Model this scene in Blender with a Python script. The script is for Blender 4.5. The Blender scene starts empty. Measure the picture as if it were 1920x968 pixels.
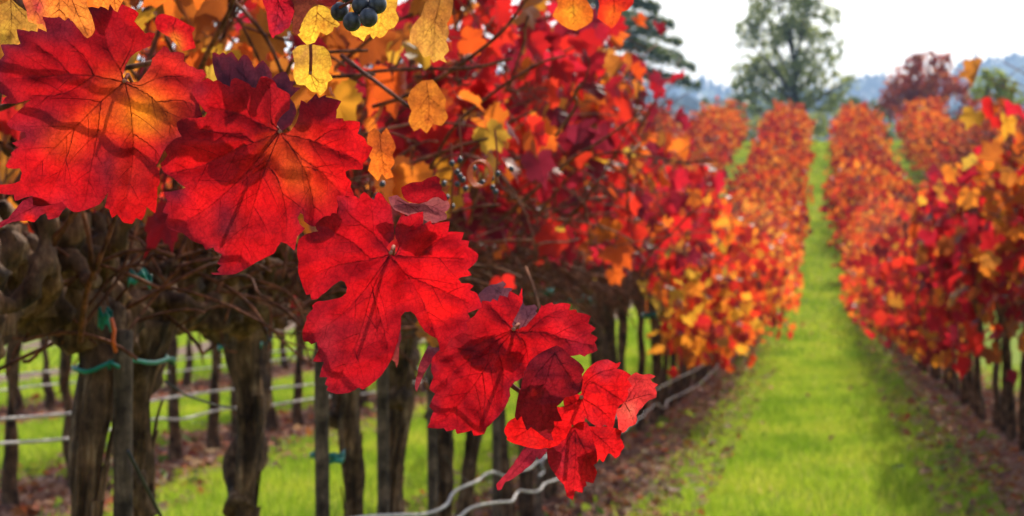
import bpy, math, random
import numpy as np
from mathutils import Vector, Matrix, geometry

S = bpy.context.scene
COL = S.collection
PI = math.pi
SCENE_SEED = 7

# ------------------------------------------------------------------ camera
FPX = 4500.0                      # focal length in pixels of the 1920 px wide photograph
EYE = 1.3
YAW = math.atan(580 / FPX)
PITCH = math.atan(54 / FPX)
cam_data = bpy.data.cameras.new('camera')
cam = bpy.data.objects.new('camera', cam_data)
COL.objects.link(cam)
cam.location = (0, 0, EYE)
cam.rotation_euler = (PI / 2 - PITCH, 0, YAW)
cam_data.sensor_width = 36
cam_data.lens = FPX / 1920 * 36
cam_data.clip_start = 0.05
cam_data.clip_end = 6000
cam_data.dof.use_dof = True
cam_data.dof.focus_distance = 1.74
cam_data.dof.aperture_fstop = 19.0
cam_data.dof.aperture_blades = 0
S.camera = cam

# ------------------------------------------------------------------ light
SUN_EL = math.radians(40)
SUN_AZ = math.radians(11)         # clockwise from +Y (the direction of the rows)
world = bpy.data.worlds.new('World')
S.world = world
world.use_nodes = True
wn = world.node_tree
sky = wn.nodes.new('ShaderNodeTexSky')
sky.sky_type = 'NISHITA'
sky.sun_disc = False
sky.sun_elevation = SUN_EL
sky.sun_rotation = SUN_AZ
sky.air_density = 1.0
sky.dust_density = 3.0
sky.ozone_density = 1.0
wn.links.new(sky.outputs[0], wn.nodes['Background'].inputs[0])
wn.nodes['Background'].inputs[1].default_value = 0.15
sun_data = bpy.data.lights.new('sun', 'SUN')
sun_data.energy = 3.5
sun_data.angle = math.radians(0.6)
sun_data.color = (1.0, 0.91, 0.77)
sun = bpy.data.objects.new('sun', sun_data)
COL.objects.link(sun)
sdir = Vector((math.sin(SUN_AZ) * math.cos(SUN_EL), math.cos(SUN_AZ) * math.cos(SUN_EL), math.sin(SUN_EL)))
sun.rotation_euler = sdir.to_track_quat('Z', 'Y').to_euler()
sun.location = (10, 30, 30)
S.view_settings.view_transform = 'Standard'
S.view_settings.look = 'None'
S.view_settings.exposure = 0.72
S.view_settings.gamma = 1
S.render.engine = 'CYCLES'
S.cycles.use_denoising = True
S.cycles.max_bounces = 7
S.cycles.diffuse_bounces = 4
S.cycles.transmission_bounces = 5
S.cycles.volume_bounces = 0
S.cycles.sample_clamp_indirect = 6

# ------------------------------------------------------------------ small maths
Rt = np.array((math.cos(YAW), math.sin(YAW), 0.0))
Fw = np.array((-math.sin(YAW) * math.cos(PITCH), math.cos(YAW) * math.cos(PITCH), -math.sin(PITCH)))
Up = np.cross(Rt, Fw)
EYEP = np.array((0, 0, EYE))

def ray(px, py):
    px = np.asarray(px, float); py = np.asarray(py, float)
    return ((px - 960) / FPX)[..., None] * Rt + ((484 - py) / FPX)[..., None] * Up + Fw

def at_depth(px, py, d):
    return EYEP + ray(px, py) * np.asarray(d, float)[..., None]

def on_x(px, py, x):
    r = ray(px, py)
    t = x / r[..., 0]
    return EYEP + r * t[..., None]

def y_on_row(px, x):
    return float(on_x(np.array(px), np.array(430.0), x)[1])

GY = np.array((-60, 0, 12, 16, 21, 30, 38, 45, 55, 65, 75, 85, 95, 110, 140, 200, 400, 900, 3000), float)
GZ = np.array((0, 0, 0, -.10, -.25, -.42, -.34, .06, .86, 1.82, 2.85, 3.9, 4.75, 5.1, 5.15, 5.0, 2.0, -2., -2.), float)
_gy = np.linspace(-60, 3000, 15301)
_gz = np.interp(_gy, GY, GZ)
_k = np.exp(-0.5 * (np.arange(-40, 41) * 0.2 / 3.0) ** 2); _k /= _k.sum()
_gz = np.convolve(np.pad(_gz, 40, mode='edge'), _k, 'valid')
def gz(y):
    return np.interp(y, _gy, _gz)

ROW = 1.235                       # half of the row spacing
SP = 0.86                         # vine spacing along the row

def wob(p, seed, n=5, f=1.0):
    """cheap smooth noise: sum of sines of a point array (m,k), about -1..1"""
    r = np.random.default_rng(seed)
    out = np.zeros(p.shape[0])
    for i in range(n):
        d = r.normal(size=p.shape[1]); d /= np.linalg.norm(d)
        out += np.sin((p @ d) * f * (0.7 + 0.5 * i) + r.uniform(0, 6.28))
    return out / n * 1.4

# ------------------------------------------------------------------ mesh helpers
def smooth_line(l, n=6):
    P = np.array(l, float)
    if len(P) < 3: return np.array([P[0] + (P[-1] - P[0]) * t for t in np.linspace(0, 1, n + 1)])
    Q = np.concatenate(([2 * P[0] - P[1]], P, [2 * P[-1] - P[-2]])); out = []
    for i in range(1, len(Q) - 2):
        for t in np.linspace(0, 1, n, endpoint=False):
            out.append(.5 * ((2 * Q[i]) + (-Q[i - 1] + Q[i + 1]) * t + (2 * Q[i - 1] - 5 * Q[i] + 4 * Q[i + 1] - Q[i + 2]) * t * t + (-Q[i - 1] + 3 * Q[i] - 3 * Q[i + 1] + Q[i + 2]) * t ** 3))
    out.append(P[-1]); return np.array(out)

class MB:
    """collects vertices and faces for ONE mesh"""
    def __init__(s):
        s.v = []; s.f = []; s.m = []; s.n = 0
    def add(s, v, f, mat=0):
        v = np.asarray(v, float).reshape(-1, 3)
        s.v.append(v)
        for q in f:
            s.f.append([int(i) + s.n for i in q]); s.m.append(mat)
        s.n += len(v)
    def tube(s, path, radii, segs=6, mat=0, cap=True, disp=None):
        path = np.asarray(path, float); n = len(path)
        radii = np.broadcast_to(np.asarray(radii, float), (n,))
        tan = np.gradient(path, axis=0)
        tan /= np.linalg.norm(tan, axis=1)[:, None] + 1e-12
        ref = np.array((0, 0, 1.0)) if abs(tan[0][2]) < 0.8 else np.array((1.0, 0, 0))
        a = np.cross(tan[0], ref); a /= np.linalg.norm(a)
        rings = []
        ang = np.arange(segs) * 2 * PI / segs
        for i in range(n):
            a = a - tan[i] * (a @ tan[i]); a /= np.linalg.norm(a) + 1e-12
            b = np.cross(tan[i], a)
            r = radii[i]
            rr = r * np.ones(segs)
            if disp is not None:
                rr = r * (1 + disp(ang, i / max(1, n - 1)))
            rings.append(path[i] + np.outer(np.cos(ang) * rr, a) + np.outer(np.sin(ang) * rr, b))
        v = np.concatenate(rings)
        f = []
        for i in range(n - 1):
            for j in range(segs):
                k = (j + 1) % segs
                f.append((i * segs + j, i * segs + k, (i + 1) * segs + k, (i + 1) * segs + j))
        if cap:
            f.append(tuple(range(segs))[::-1]); f.append(tuple((n - 1) * segs + j for j in range(segs)))
        s.add(v, f, mat)
    def box(s, c, d, mat=0):
        x, y, z = d[0] / 2, d[1] / 2, d[2] / 2
        v = [(c[0] + i * x, c[1] + j * y, c[2] + k * z) for i in (-1, 1) for j in (-1, 1) for k in (-1, 1)]
        s.add(v, [(0, 1, 3, 2), (4, 6, 7, 5), (0, 4, 5, 1), (2, 3, 7, 6), (0, 2, 6, 4), (1, 5, 7, 3)], mat)
    def mesh(s, name, mats, smooth=True):
        me = bpy.data.meshes.new(name)
        v = np.concatenate(s.v) if s.v else np.zeros((0, 3))
        me.from_pydata([tuple(x) for x in v], [], s.f)
        for m in mats: me.materials.append(m)
        if len(mats) > 1: me.polygons.foreach_set('material_index', s.m)
        if smooth: me.polygons.foreach_set('use_smooth', [True] * len(me.polygons))
        me.update()
        return me
    def build(s, name, mats, parent=None, smooth=True):
        return obj(name, s.mesh(name, mats if isinstance(mats, (list, tuple)) else [mats], smooth), parent)

def obj(name, me, parent=None, loc=None):
    o = bpy.data.objects.new(name, me)
    COL.objects.link(o)
    if parent is not None: o.parent = parent
    if loc is not None: o.location = loc
    return o

def tri_mesh(name, V, F, mats, smooth=True, midx=None):
    """fast mesh from (n,3) vertices and (m,k) same-size faces"""
    me = bpy.data.meshes.new(name)
    V = np.ascontiguousarray(V, np.float32); F = np.ascontiguousarray(F, np.int32)
    m, k = F.shape
    me.vertices.add(len(V)); me.vertices.foreach_set('co', V.ravel())
    me.loops.add(m * k); me.loops.foreach_set('vertex_index', F.ravel())
    me.polygons.add(m)
    me.polygons.foreach_set('loop_start', np.arange(0, m * k, k, dtype=np.int32))
    for mt in mats: me.materials.append(mt)
    if midx is not None: me.polygons.foreach_set('material_index', np.ascontiguousarray(midx, np.int32))
    me.polygons.foreach_set('use_smooth', np.full(m, smooth))
    me.update(calc_edges=True); me.validate()
    return me

def tag(o, label=None, cat=None, group=None, kind=None):
    if label: o['label'] = label
    if cat: o['category'] = cat
    if group: o['group'] = group
    if kind: o['kind'] = kind
    return o

def thing(name, label, cat, loc=(0, 0, 0), group=None, rz=0):
    o = bpy.data.objects.new(name, None)
    COL.objects.link(o)
    o.location = loc; o.rotation_euler = (0, 0, rz); o.empty_display_size = 0.1
    return tag(o, label, cat, group)

def copy_tree(src, kids):
    c = src.copy(); COL.objects.link(c)
    for ch in kids:
        d = ch.copy(); COL.objects.link(d); d.parent = c
    return c

# ------------------------------------------------------------------ materials
def new_mat(name):
    m = bpy.data.materials.new(name); m.use_nodes = True
    nt = m.node_tree
    for n in list(nt.nodes): nt.nodes.remove(n)
    return m, nt

def N(nt, typ, **kw):
    n = nt.nodes.new(typ)
    for k, v in kw.items():
        if k.startswith('i_'):
            n.inputs[k[2:].replace('_', ' ')].default_value = v
        else:
            setattr(n, k, v)
    return n

def ramp(nt, stops, interp='LINEAR'):
    r = nt.nodes.new('ShaderNodeValToRGB')
    r.color_ramp.interpolation = interp
    e = r.color_ramp.elements
    while len(e) < len(stops): e.new(0.5)
    for el, (p, c) in zip(e, stops):
        el.position = p; el.color = (*c, 1)
    return r

def mixc(nt, a, b, fac, blend='MIX'):
    m = nt.nodes.new('ShaderNodeMix'); m.data_type = 'RGBA'; m.blend_type = blend
    for sock, val in ((m.inputs[6], a), (m.inputs[7], b), (m.inputs[0], fac)):
        if hasattr(val, 'is_output'): nt.links.new(val, sock)
        elif isinstance(val, (int, float)): sock.default_value = val
        else: sock.default_value = (*val, 1)
    return m.outputs[2]

def leaf_shader(nt, col, tfac=0.6, dark=0.38, rough=0.42, bump=None, spec=0.5, tcol=None):
    """thin leaf: darker skin that reflects, saturated colour that lets light through"""
    out = N(nt, 'ShaderNodeOutputMaterial')
    refl = mixc(nt, col, (dark, dark, dark), 1.0, 'MULTIPLY')
    p = N(nt, 'ShaderNodeBsdfPrincipled')
    p.inputs['Roughness'].default_value = rough
    p.inputs['Specular IOR Level'].default_value = spec
    nt.links.new(refl, p.inputs['Base Color'])
    t = N(nt, 'ShaderNodeBsdfTranslucent')
    nt.links.new(tcol if tcol is not None else col, t.inputs['Color'])
    mx = N(nt, 'ShaderNodeMixShader'); mx.inputs[0].default_value = tfac
    nt.links.new(p.outputs[0], mx.inputs[1]); nt.links.new(t.outputs[0], mx.inputs[2])
    nt.links.new(mx.outputs[0], out.inputs[0])
    if bump is not None:
        nt.links.new(bump, p.inputs['Normal']); nt.links.new(bump, t.inputs['Normal'])

def leaf_mat(name, stops, source='object', blotch=(0.5, 0.12, 0.01), bl=0.45, scale=28, tfac=0.68, spec=.35, rough=.45):
    m, nt = new_mat(name)
    if source == 'object':
        rnd = N(nt, 'ShaderNodeObjectInfo').outputs['Random']
    else:
        isl = N(nt, 'ShaderNodeNewGeometry').outputs['Random Per Island']
        orn = N(nt, 'ShaderNodeObjectInfo').outputs['Random']
        a = N(nt, 'ShaderNodeMath', operation='ADD'); nt.links.new(isl, a.inputs[0]); nt.links.new(orn, a.inputs[1])
        b = N(nt, 'ShaderNodeMath', operation='FRACT'); nt.links.new(a.outputs[0], b.inputs[0])
        rnd = b.outputs[0]
    r = ramp(nt, stops); nt.links.new(rnd, r.inputs[0])
    tc = N(nt, 'ShaderNodeTexCoord')
    no = N(nt, 'ShaderNodeTexNoise', i_Scale=scale, i_Detail=4.0, i_Roughness=0.6)
    nt.links.new(tc.outputs['Object'], no.inputs['Vector'])
    rr = ramp(nt, [(0.40, (0, 0, 0)), (0.64, (1, 1, 1))]); nt.links.new(no.outputs[0], rr.inputs[0])
    sc = N(nt, 'ShaderNodeMath', operation='MULTIPLY'); sc.inputs[1].default_value = bl
    nt.links.new(rr.outputs[0], sc.inputs[0])
    c = mixc(nt, r.outputs[0], blotch, sc.outputs[0])
    leaf_shader(nt, c, tfac=tfac, spec=spec, rough=rough)
    return m

M = {}
M['leaf_red'] = leaf_mat('leaf_red', [(0, (.30, .008, .012)), (.35, (.62, .015, .015)), (.7, (.72, .022, .014)), (1, (.70, .05, .014))], blotch=(.22, .01, .02))
M['leaf_crimson'] = leaf_mat('leaf_crimson', [(0, (.20, .012, .03)), (.5, (.44, .010, .025)), (1, (.66, .014, .03))], blotch=(.10, .02, .03))
M['leaf_orange'] = leaf_mat('leaf_orange', [(0, (.62, .07, .012)), (.5, (.80, .19, .02)), (1, (.85, .30, .03))], blotch=(.50, .05, .01))
M['leaf_yellow'] = leaf_mat('leaf_yellow', [(0, (.68, .28, .02)), (.5, (.74, .40, .035)), (1, (.48, .34, .05))], blotch=(.60, .17, .02))
M['leaf_brown'] = leaf_mat('leaf_brown', [(0, (.32, .07, .014)), (.5, (.52, .15, .02)), (1, (.64, .26, .04))], blotch=(.24, .045, .015))
M['foliage_red'] = leaf_mat('foliage_red', [(0, (.16, .01, .02)), (.2, (.45, .012, .018)), (.42, (.75, .02, .015)), (.6, (.80, .06, .015)), (.76, (.82, .20, .02)), (.9, (.85, .36, .03)), (1, (.35, .08, .02))], source='island', bl=.25)
M['foliage_orange'] = leaf_mat('foliage_orange', [(0, (.22, .012, .02)), (.16, (.55, .02, .02)), (.38, (.74, .055, .02)), (.62, (.78, .15, .02)), (.82, (.84, .26, .03)), (.93, (.84, .38, .05)), (1, (.3, .08, .03))], source='island', bl=.25)
_sl = [(0, (.10, .010, .012)), (.2, (.40, .018, .010)), (.4, (.64, .075, .008)), (.64, (.72, .16, .010)), (.84, (.76, .24, .02)), (.95, (.78, .34, .04)), (1, (.22, .07, .02))]
M['foliage_slope'] = leaf_mat('foliage_slope', _sl, source='island', bl=.5, scale=2.2, blotch=(.30, .012, .012), spec=.12)
M['foliage_slope_red'] = leaf_mat('foliage_slope_red', [(0, (.09, .008, .014)), (.3, (.34, .010, .014)), (.6, (.50, .022, .014)), (.85, (.56, .08, .012)), (1, (.58, .18, .02))], source='island', bl=.4, scale=2.2, blotch=(.12, .01, .015), spec=.12)
M['foliage_slope_gold'] = leaf_mat('foliage_slope_gold', [(0, (.20, .02, .012)), (.3, (.50, .06, .010)), (.6, (.60, .15, .012)), (.85, (.62, .24, .02)), (1, (.60, .32, .05))], source='island', bl=.4, scale=2.2, blotch=(.42, .03, .012), spec=.12)
M['foliage_crimson'] = leaf_mat('foliage_crimson', [(0, (.10, .008, .02)), (.3, (.30, .006, .02)), (.55, (.55, .010, .022)), (.75, (.70, .03, .015)), (.88, (.72, .16, .02)), (1, (.70, .34, .04))], source='island', bl=.25)
M['foliage_gold'] = leaf_mat('foliage_gold', [(0, (.55, .05, .012)), (.25, (.76, .16, .015)), (.55, (.80, .30, .02)), (.85, (.78, .42, .035)), (1, (.50, .12, .02))], source='island', bl=.3)
M['litter'] = leaf_mat('litter', [(0, (.26, .13, .09)), (.3, (.52, .29, .20)), (.6, (.74, .47, .34)), (.74, (.60, .11, .06)), (.86, (.70, .28, .07)), (1, (.72, .54, .33))], source='island', bl=.3, tfac=.25, spec=.1, rough=.7)

def bark_mat(name, a, b, c, scale=1.0, bump=.6, sheen_light=None):
    m, nt = new_mat(name)
    out = N(nt, 'ShaderNodeOutputMaterial'); p = N(nt, 'ShaderNodeBsdfPrincipled')
    p.inputs['Roughness'].default_value = .85; p.inputs['Specular IOR Level'].default_value = .25
    tc = N(nt, 'ShaderNodeTexCoord')
    mp = N(nt, 'ShaderNodeMapping'); mp.inputs['Scale'].default_value = (60 * scale, 60 * scale, 9 * scale)
    nt.links.new(tc.outputs['Object'], mp.inputs['Vector'])
    n1 = N(nt, 'ShaderNodeTexNoise', i_Scale=1.0, i_Detail=6.0, i_Roughness=.65); nt.links.new(mp.outputs[0], n1.inputs['Vector'])
    n2 = N(nt, 'ShaderNodeTexNoise', i_Scale=16.0 * scale, i_Detail=5.0, i_Roughness=.65); nt.links.new(tc.outputs['Object'], n2.inputs['Vector'])
    r1 = ramp(nt, [(.3, a), (.55, b), (.75, c)]); nt.links.new(n1.outputs[0], r1.inputs[0])
    r2 = ramp(nt, [(.36, (.25, .23, .22)), (.52, (.85, .85, .85)), (.66, (1.5, 1.45, 1.4))]); nt.links.new(n2.outputs[0], r2.inputs[0])
    col = mixc(nt, r1.outputs[0], r2.outputs[0], 1.0, 'MULTIPLY')
    nt.links.new(col, p.inputs['Base Color'])
    bp = N(nt, 'ShaderNodeBump'); bp.inputs['Strength'].default_value = bump; bp.inputs['Distance'].default_value = .01
    nt.links.new(n1.outputs[0], bp.inputs['Height']); nt.links.new(bp.outputs[0], p.inputs['Normal'])
    nt.links.new(p.outputs[0], out.inputs[0])
    return m
M['bark'] = bark_mat('bark', (.034, .016, .007), (.19, .095, .044), (.46, .285, .16), bump=1.0)
M['cordon'] = bark_mat('cordon_bark', (.036, .016, .007), (.21, .098, .042), (.50, .30, .15), scale=.9, bump=1.0)
M['cane'] = bark_mat('cane_bark', (.09, .026, .013), (.26, .085, .038), (.42, .17, .08), scale=1.6, bump=.3)
M['shoot'] = bark_mat('shoot_bark', (.10, .03, .02), (.22, .07, .04), (.32, .14, .08), scale=2.0, bump=.3)
M['wood'] = bark_mat('stake_wood', (.07, .042, .026), (.17, .108, .068), (.28, .19, .125), scale=1.3, bump=.5)
M['cut_wood'] = bark_mat('cut_wood', (.06, .04, .026), (.14, .095, .06), (.24, .17, .11), scale=2, bump=.3)
M['tree_bark'] = bark_mat('tree_bark', (.03, .025, .018), (.07, .055, .04), (.12, .10, .08), scale=.12, bump=.6)

def plain(name, col, rough=.5, spec=.5, noise=.25, scale=40):
    m, nt = new_mat(name)
    out = N(nt, 'ShaderNodeOutputMaterial'); p = N(nt, 'ShaderNodeBsdfPrincipled')
    p.inputs['Roughness'].default_value = rough; p.inputs['Specular IOR Level'].default_value = spec
    tc = N(nt, 'ShaderNodeTexCoord'); n = N(nt, 'ShaderNodeTexNoise', i_Scale=scale, i_Detail=3.0)
    nt.links.new(tc.outputs['Object'], n.inputs['Vector'])
    r = ramp(nt, [(.3, tuple(x * (1 - noise) for x in col)), (.7, tuple(min(1, x * (1 + noise)) for x in col))])
    nt.links.new(n.outputs[0], r.inputs[0]); nt.links.new(r.outputs[0], p.inputs['Base Color'])
    nt.links.new(p.outputs[0], out.inputs[0])
    return m
M['hose'] = plain('weathered_hose', (.38, .365, .34), .45, .5, .2, 25)
M['tie'] = plain('green_tie_tape', (.0, .20, .15), .4, .5, .2)
M['flag'] = plain('orange_ribbon', (.75, .12, .02), .5, .4, .15)
M['wire'] = plain('dark_wire', (.03, .028, .026), .5, .5)
M['petiole'] = plain('petiole', (.30, .07, .035), .8, .1, .3, 120)
M['petiole_end'] = plain('petiole_end', (.42, .16, .10), .8, .1, .2, 200)
M['path'] = plain('path_soil', (.16, .12, .105), .9, .2, .25, .6)

# grapes: dark blue skin with a dusty bloom
m, nt = new_mat('grape_skin'); M['grape'] = m
out = N(nt, 'ShaderNodeOutputMaterial'); p = N(nt, 'ShaderNodeBsdfPrincipled')
tc = N(nt, 'ShaderNodeTexCoord'); n_ = N(nt, 'ShaderNodeTexNoise', i_Scale=180.0, i_Detail=4.0)
nt.links.new(tc.outputs['Object'], n_.inputs['Vector'])
r_ = ramp(nt, [(.35, (.022, .018, .024)), (.7, (.13, .12, .135))]); nt.links.new(n_.outputs[0], r_.inputs[0])
nt.links.new(r_.outputs[0], p.inputs['Base Color']); p.inputs['Roughness'].default_value = .42
nt.links.new(p.outputs[0], out.inputs[0])

# hero leaves: leaf colour attribute with shaded zones painted in + fine net of veins
def hero_mat(name, tfac=.68, dark=.30, rough=.42, net=.22):
    m, nt = new_mat(name)
    at = N(nt, 'ShaderNodeAttribute', attribute_name='pigment_shade')
    tc = N(nt, 'ShaderNodeTexCoord')
    n1 = N(nt, 'ShaderNodeTexNoise', i_Scale=48.0, i_Detail=4.0, i_Roughness=.5); nt.links.new(tc.outputs['Object'], n1.inputs['Vector'])
    r1 = ramp(nt, [(.30, (.58, .55, .62)), (.46, (.95, .92, .94)), (.66, (1.18, 1.4, 1.12))]); nt.links.new(n1.outputs[0], r1.inputs[0])
    n2 = N(nt, 'ShaderNodeTexNoise', i_Scale=420.0, i_Detail=3.0); nt.links.new(tc.outputs['Object'], n2.inputs['Vector'])
    r2 = ramp(nt, [(.36, (.82, .80, .82)), (.6, (1.06, 1.08, 1.06))]); nt.links.new(n2.outputs[0], r2.inputs[0])
    wp = N(nt, 'ShaderNodeMix'); wp.data_type = 'VECTOR'
    vo = N(nt, 'ShaderNodeTexVoronoi', feature='DISTANCE_TO_EDGE', i_Scale=330.0)
    nt.links.new(tc.outputs['Object'], vo.inputs['Vector'])
    r3 = ramp(nt, [(.0, (1 - net, 1 - net * 1.2, 1 - net * 1.2)), (.10, (1, 1, 1))]); nt.links.new(vo.outputs['Distance'], r3.inputs[0])
    vo2 = N(nt, 'ShaderNodeTexVoronoi', feature='DISTANCE_TO_EDGE', i_Scale=115.0)
    nt.links.new(tc.outputs['Object'], vo2.inputs['Vector'])
    r4 = ramp(nt, [(.0, (1 - net, 1 - net, 1 - net)), (.06, (1, 1, 1))]); nt.links.new(vo2.outputs['Distance'], r4.inputs[0])
    c = mixc(nt, at.outputs['Color'], r1.outputs[0], 1.0, 'MULTIPLY')
    c = mixc(nt, c, r2.outputs[0], 1.0, 'MULTIPLY')
    c = mixc(nt, c, r3.outputs[0], 1.0, 'MULTIPLY')
    c = mixc(nt, c, r4.outputs[0], 1.0, 'MULTIPLY')
    bp = N(nt, 'ShaderNodeBump'); bp.inputs['Strength'].default_value = .35; bp.inputs['Distance'].default_value = .0006
    nt.links.new(r4.outputs[0], bp.inputs['Height'])
    leaf_shader(nt, c, tfac=tfac, dark=dark, rough=rough, bump=bp.outputs[0], spec=.3)
    return m
M['hero'] = hero_mat('vine_leaf_skin')
M['hero_pale'] = hero_mat('vine_leaf_underside', tfac=.35, dark=.75, rough=.5, net=.15)
def vein_mat_(name, c):
    m, nt = new_mat(name)
    r = N(nt, 'ShaderNodeRGB'); r.outputs[0].default_value = (*c, 1)
    leaf_shader(nt, r.outputs[0], tfac=.5, dark=.6, rough=.5, spec=.2)
    return m
M['vein'] = vein_mat_('leaf_vein', (.17, .008, .012))
M['vein_light'] = vein_mat_('leaf_vein_light', (.60, .16, .03))

# ground
m, nt = new_mat('vineyard_ground'); M['ground'] = m
out = N(nt, 'ShaderNodeOutputMaterial'); p = N(nt, 'ShaderNodeBsdfPrincipled'); p.inputs['Roughness'].default_value = .95
p.inputs['Specular IOR Level'].default_value = .1
tc = N(nt, 'ShaderNodeTexCoord'); sx = N(nt, 'ShaderNodeSeparateXYZ'); nt.links.new(tc.outputs['Object'], sx.inputs[0])
nz = N(nt, 'ShaderNodeTexNoise', i_Scale=2.2, i_Detail=5.0); nt.links.new(tc.outputs['Object'], nz.inputs['Vector'])
def math_(op, a, b=None):
    q = N(nt, 'ShaderNodeMath', operation=op)
    for i, v in enumerate((a, b)):
        if v is None: continue
        if hasattr(v, 'is_output'): nt.links.new(v, q.inputs[i])
        else: q.inputs[i].default_value = v
    return q.outputs[0]
dx = math_('PINGPONG', math_('ADD', sx.outputs[0], ROW + 2 * ROW * 50), ROW)       # 0 at a row, ROW in mid aisle
dx = math_('ADD', dx, math_('MULTIPLY', math_('SUBTRACT', nz.outputs[0], .5), .55))
strip = ramp(nt, [(.40, (0, 0, 0)), (.52, (1, 1, 1))]); nt.links.new(dx, strip.inputs[0])
nf = N(nt, 'ShaderNodeTexNoise', i_Scale=35.0, i_Detail=6.0, i_Roughness=.7); nt.links.new(tc.outputs['Object'], nf.inputs['Vector'])
soil = ramp(nt, [(.3, (.10, .062, .042)), (.55, (.22, .145, .10)), (.75, (.34, .24, .18))]); nt.links.new(nf.outputs[0], soil.inputs[0])
gr = ramp(nt, [(.3, (.10, .15, .008)), (.7, (.22, .30, .015))]); nt.links.new(nf.outputs[0], gr.inputs[0])
cc = mixc(nt, soil.outputs[0], gr.outputs[0], strip.outputs[0])
nt.links.new(cc, p.inputs['Base Color'])
bp = N(nt, 'ShaderNodeBump'); bp.inputs['Strength'].default_value = .6; bp.inputs['Distance'].default_value = .03
nt.links.new(nf.outputs[0], bp.inputs['Height']); nt.links.new(bp.outputs[0], p.inputs['Normal'])
nt.links.new(p.outputs[0], out.inputs[0])

def foliage_plain(name, stops, tfac=.55, dark=.8):
    m, nt = new_mat(name)
    isl = N(nt, 'ShaderNodeNewGeometry').outputs['Random Per Island']
    r = ramp(nt, stops); nt.links.new(isl, r.inputs[0])
    leaf_shader(nt, r.outputs[0], tfac=tfac, dark=dark, rough=.5, spec=.3)
    return m
def grass_mat():
    m, nt = new_mat('grass_blades')
    isl = N(nt, 'ShaderNodeNewGeometry').outputs['Random Per Island']
    r = ramp(nt, [(0, (.17, .30, .016)), (.5, (.31, .45, .024)), (.9, (.45, .55, .045)), (1, (.52, .48, .13))]); nt.links.new(isl, r.inputs[0])
    tc = N(nt, 'ShaderNodeTexCoord'); mp = N(nt, 'ShaderNodeMapping'); mp.inputs['Scale'].default_value = (1.6, .55, 1)
    nt.links.new(tc.outputs['Object'], mp.inputs['Vector'])
    n = N(nt, 'ShaderNodeTexNoise', i_Scale=1.0, i_Detail=4.0); nt.links.new(mp.outputs[0], n.inputs['Vector'])
    rr = ramp(nt, [(.34, (.62, .74, .62)), (.5, (1, 1, 1)), (.66, (1.28, 1.1, 1.3))]); nt.links.new(n.outputs[0], rr.inputs[0])
    leaf_shader(nt, mixc(nt, r.outputs[0], rr.outputs[0], 1.0, 'MULTIPLY'), tfac=.6, dark=.7, rough=.5, spec=.3)
    return m
M['grass'] = grass_mat()
M['weed'] = foliage_plain('weed_leaves', [(0, (.12, .20, .02)), (1, (.34, .40, .04))], tfac=.5)
M['tree_green'] = foliage_plain('tree_leaves', [(0, (.17, .21, .06)), (.6, (.30, .35, .10)), (1, (.40, .42, .16))], tfac=.66)
M['tree_dark'] = foliage_plain('conifer_needles', [(0, (.06, .10, .022)), (.6, (.13, .18, .035)), (1, (.22, .26, .05))], tfac=.5)
M['tree_red'] = foliage_plain('red_tree_leaves', [(0, (.24, .028, .012)), (.6, (.48, .055, .018)), (1, (.56, .17, .03))])
M['tree_lime'] = foliage_plain('lime_tree_leaves', [(0, (.20, .26, .012)), (.6, (.36, .42, .02)), (1, (.48, .52, .04))])
M['hill_wood'] = foliage_plain('hill_wood', [(0, (.02, .04, .016)), (.6, (.045, .07, .025)), (1, (.08, .10, .04))], tfac=.1)
M['hill'] = plain('hill_side', (.06, .085, .035), .95, .1, .5, .02)

# ------------------------------------------------------------------ ground sheet
def ground_sheet():
    xs = np.concatenate((np.linspace(-2900, -14, 40), np.linspace(-12, 14, 105), np.linspace(16, 2900, 40)))
    ys = np.concatenate((np.linspace(-40, 9, 12), np.arange(10, 60, .35), np.arange(60, 120, 1.0), np.linspace(122, 3600, 70)))
    X, Y = np.meshgrid(xs, ys)
    P = np.stack((X.ravel(), Y.ravel()), 1)
    near = (np.abs(P[:, 0]) < 14) & (P[:, 1] < 60)
    Z = gz(P[:, 1]) + np.where(near, .012 * wob(P, 3, 7, 3.0), 0)
    V = np.column_stack((P, Z))
    nx = len(xs); i, j = np.meshgrid(np.arange(len(ys) - 1), np.arange(nx - 1), indexing='ij')
    a = (i * nx + j).ravel()
    F = np.column_stack((a, a + 1, a + nx + 1, a + nx))
    o = obj('ground', tri_mesh('ground', V, F, [M['ground']]))
    tag(o, 'green aisles and brown soil strips of the vineyard floor', kind='structure')
    # headland path across the far end of the rows
    xs = np.linspace(-60, 60, 61); V = []
    for x in xs:
        for y in (96.5, 98, 100.5):
            V.append((x, y, float(gz(y)) + .02))
    F = []
    for k in range(60):
        for q in range(2):
            F.append((k * 3 + q, k * 3 + 3 + q, k * 3 + 4 + q, k * 3 + 1 + q))
    tag(obj('path', tri_mesh('path', np.array(V), np.array(F), [M['path']])), 'bare earth path crossing behind the far vines', kind='structure')
ground_sheet()

# ------------------------------------------------------------------ generic grape leaf templates
def leaf_radius(th, r):
    """outline radius for angle th from the tip (0..pi each side)"""
    a = abs(th)
    kn = [(0, 1.0), (.42, .66), (.86, .90), (1.28, .60), (1.80, .74), (2.45, .56), (2.85, .40), (3.1416, .10)]
    xs, ys = zip(*kn)
    base = float(np.interp(a, xs, ys))
    return base

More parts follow.
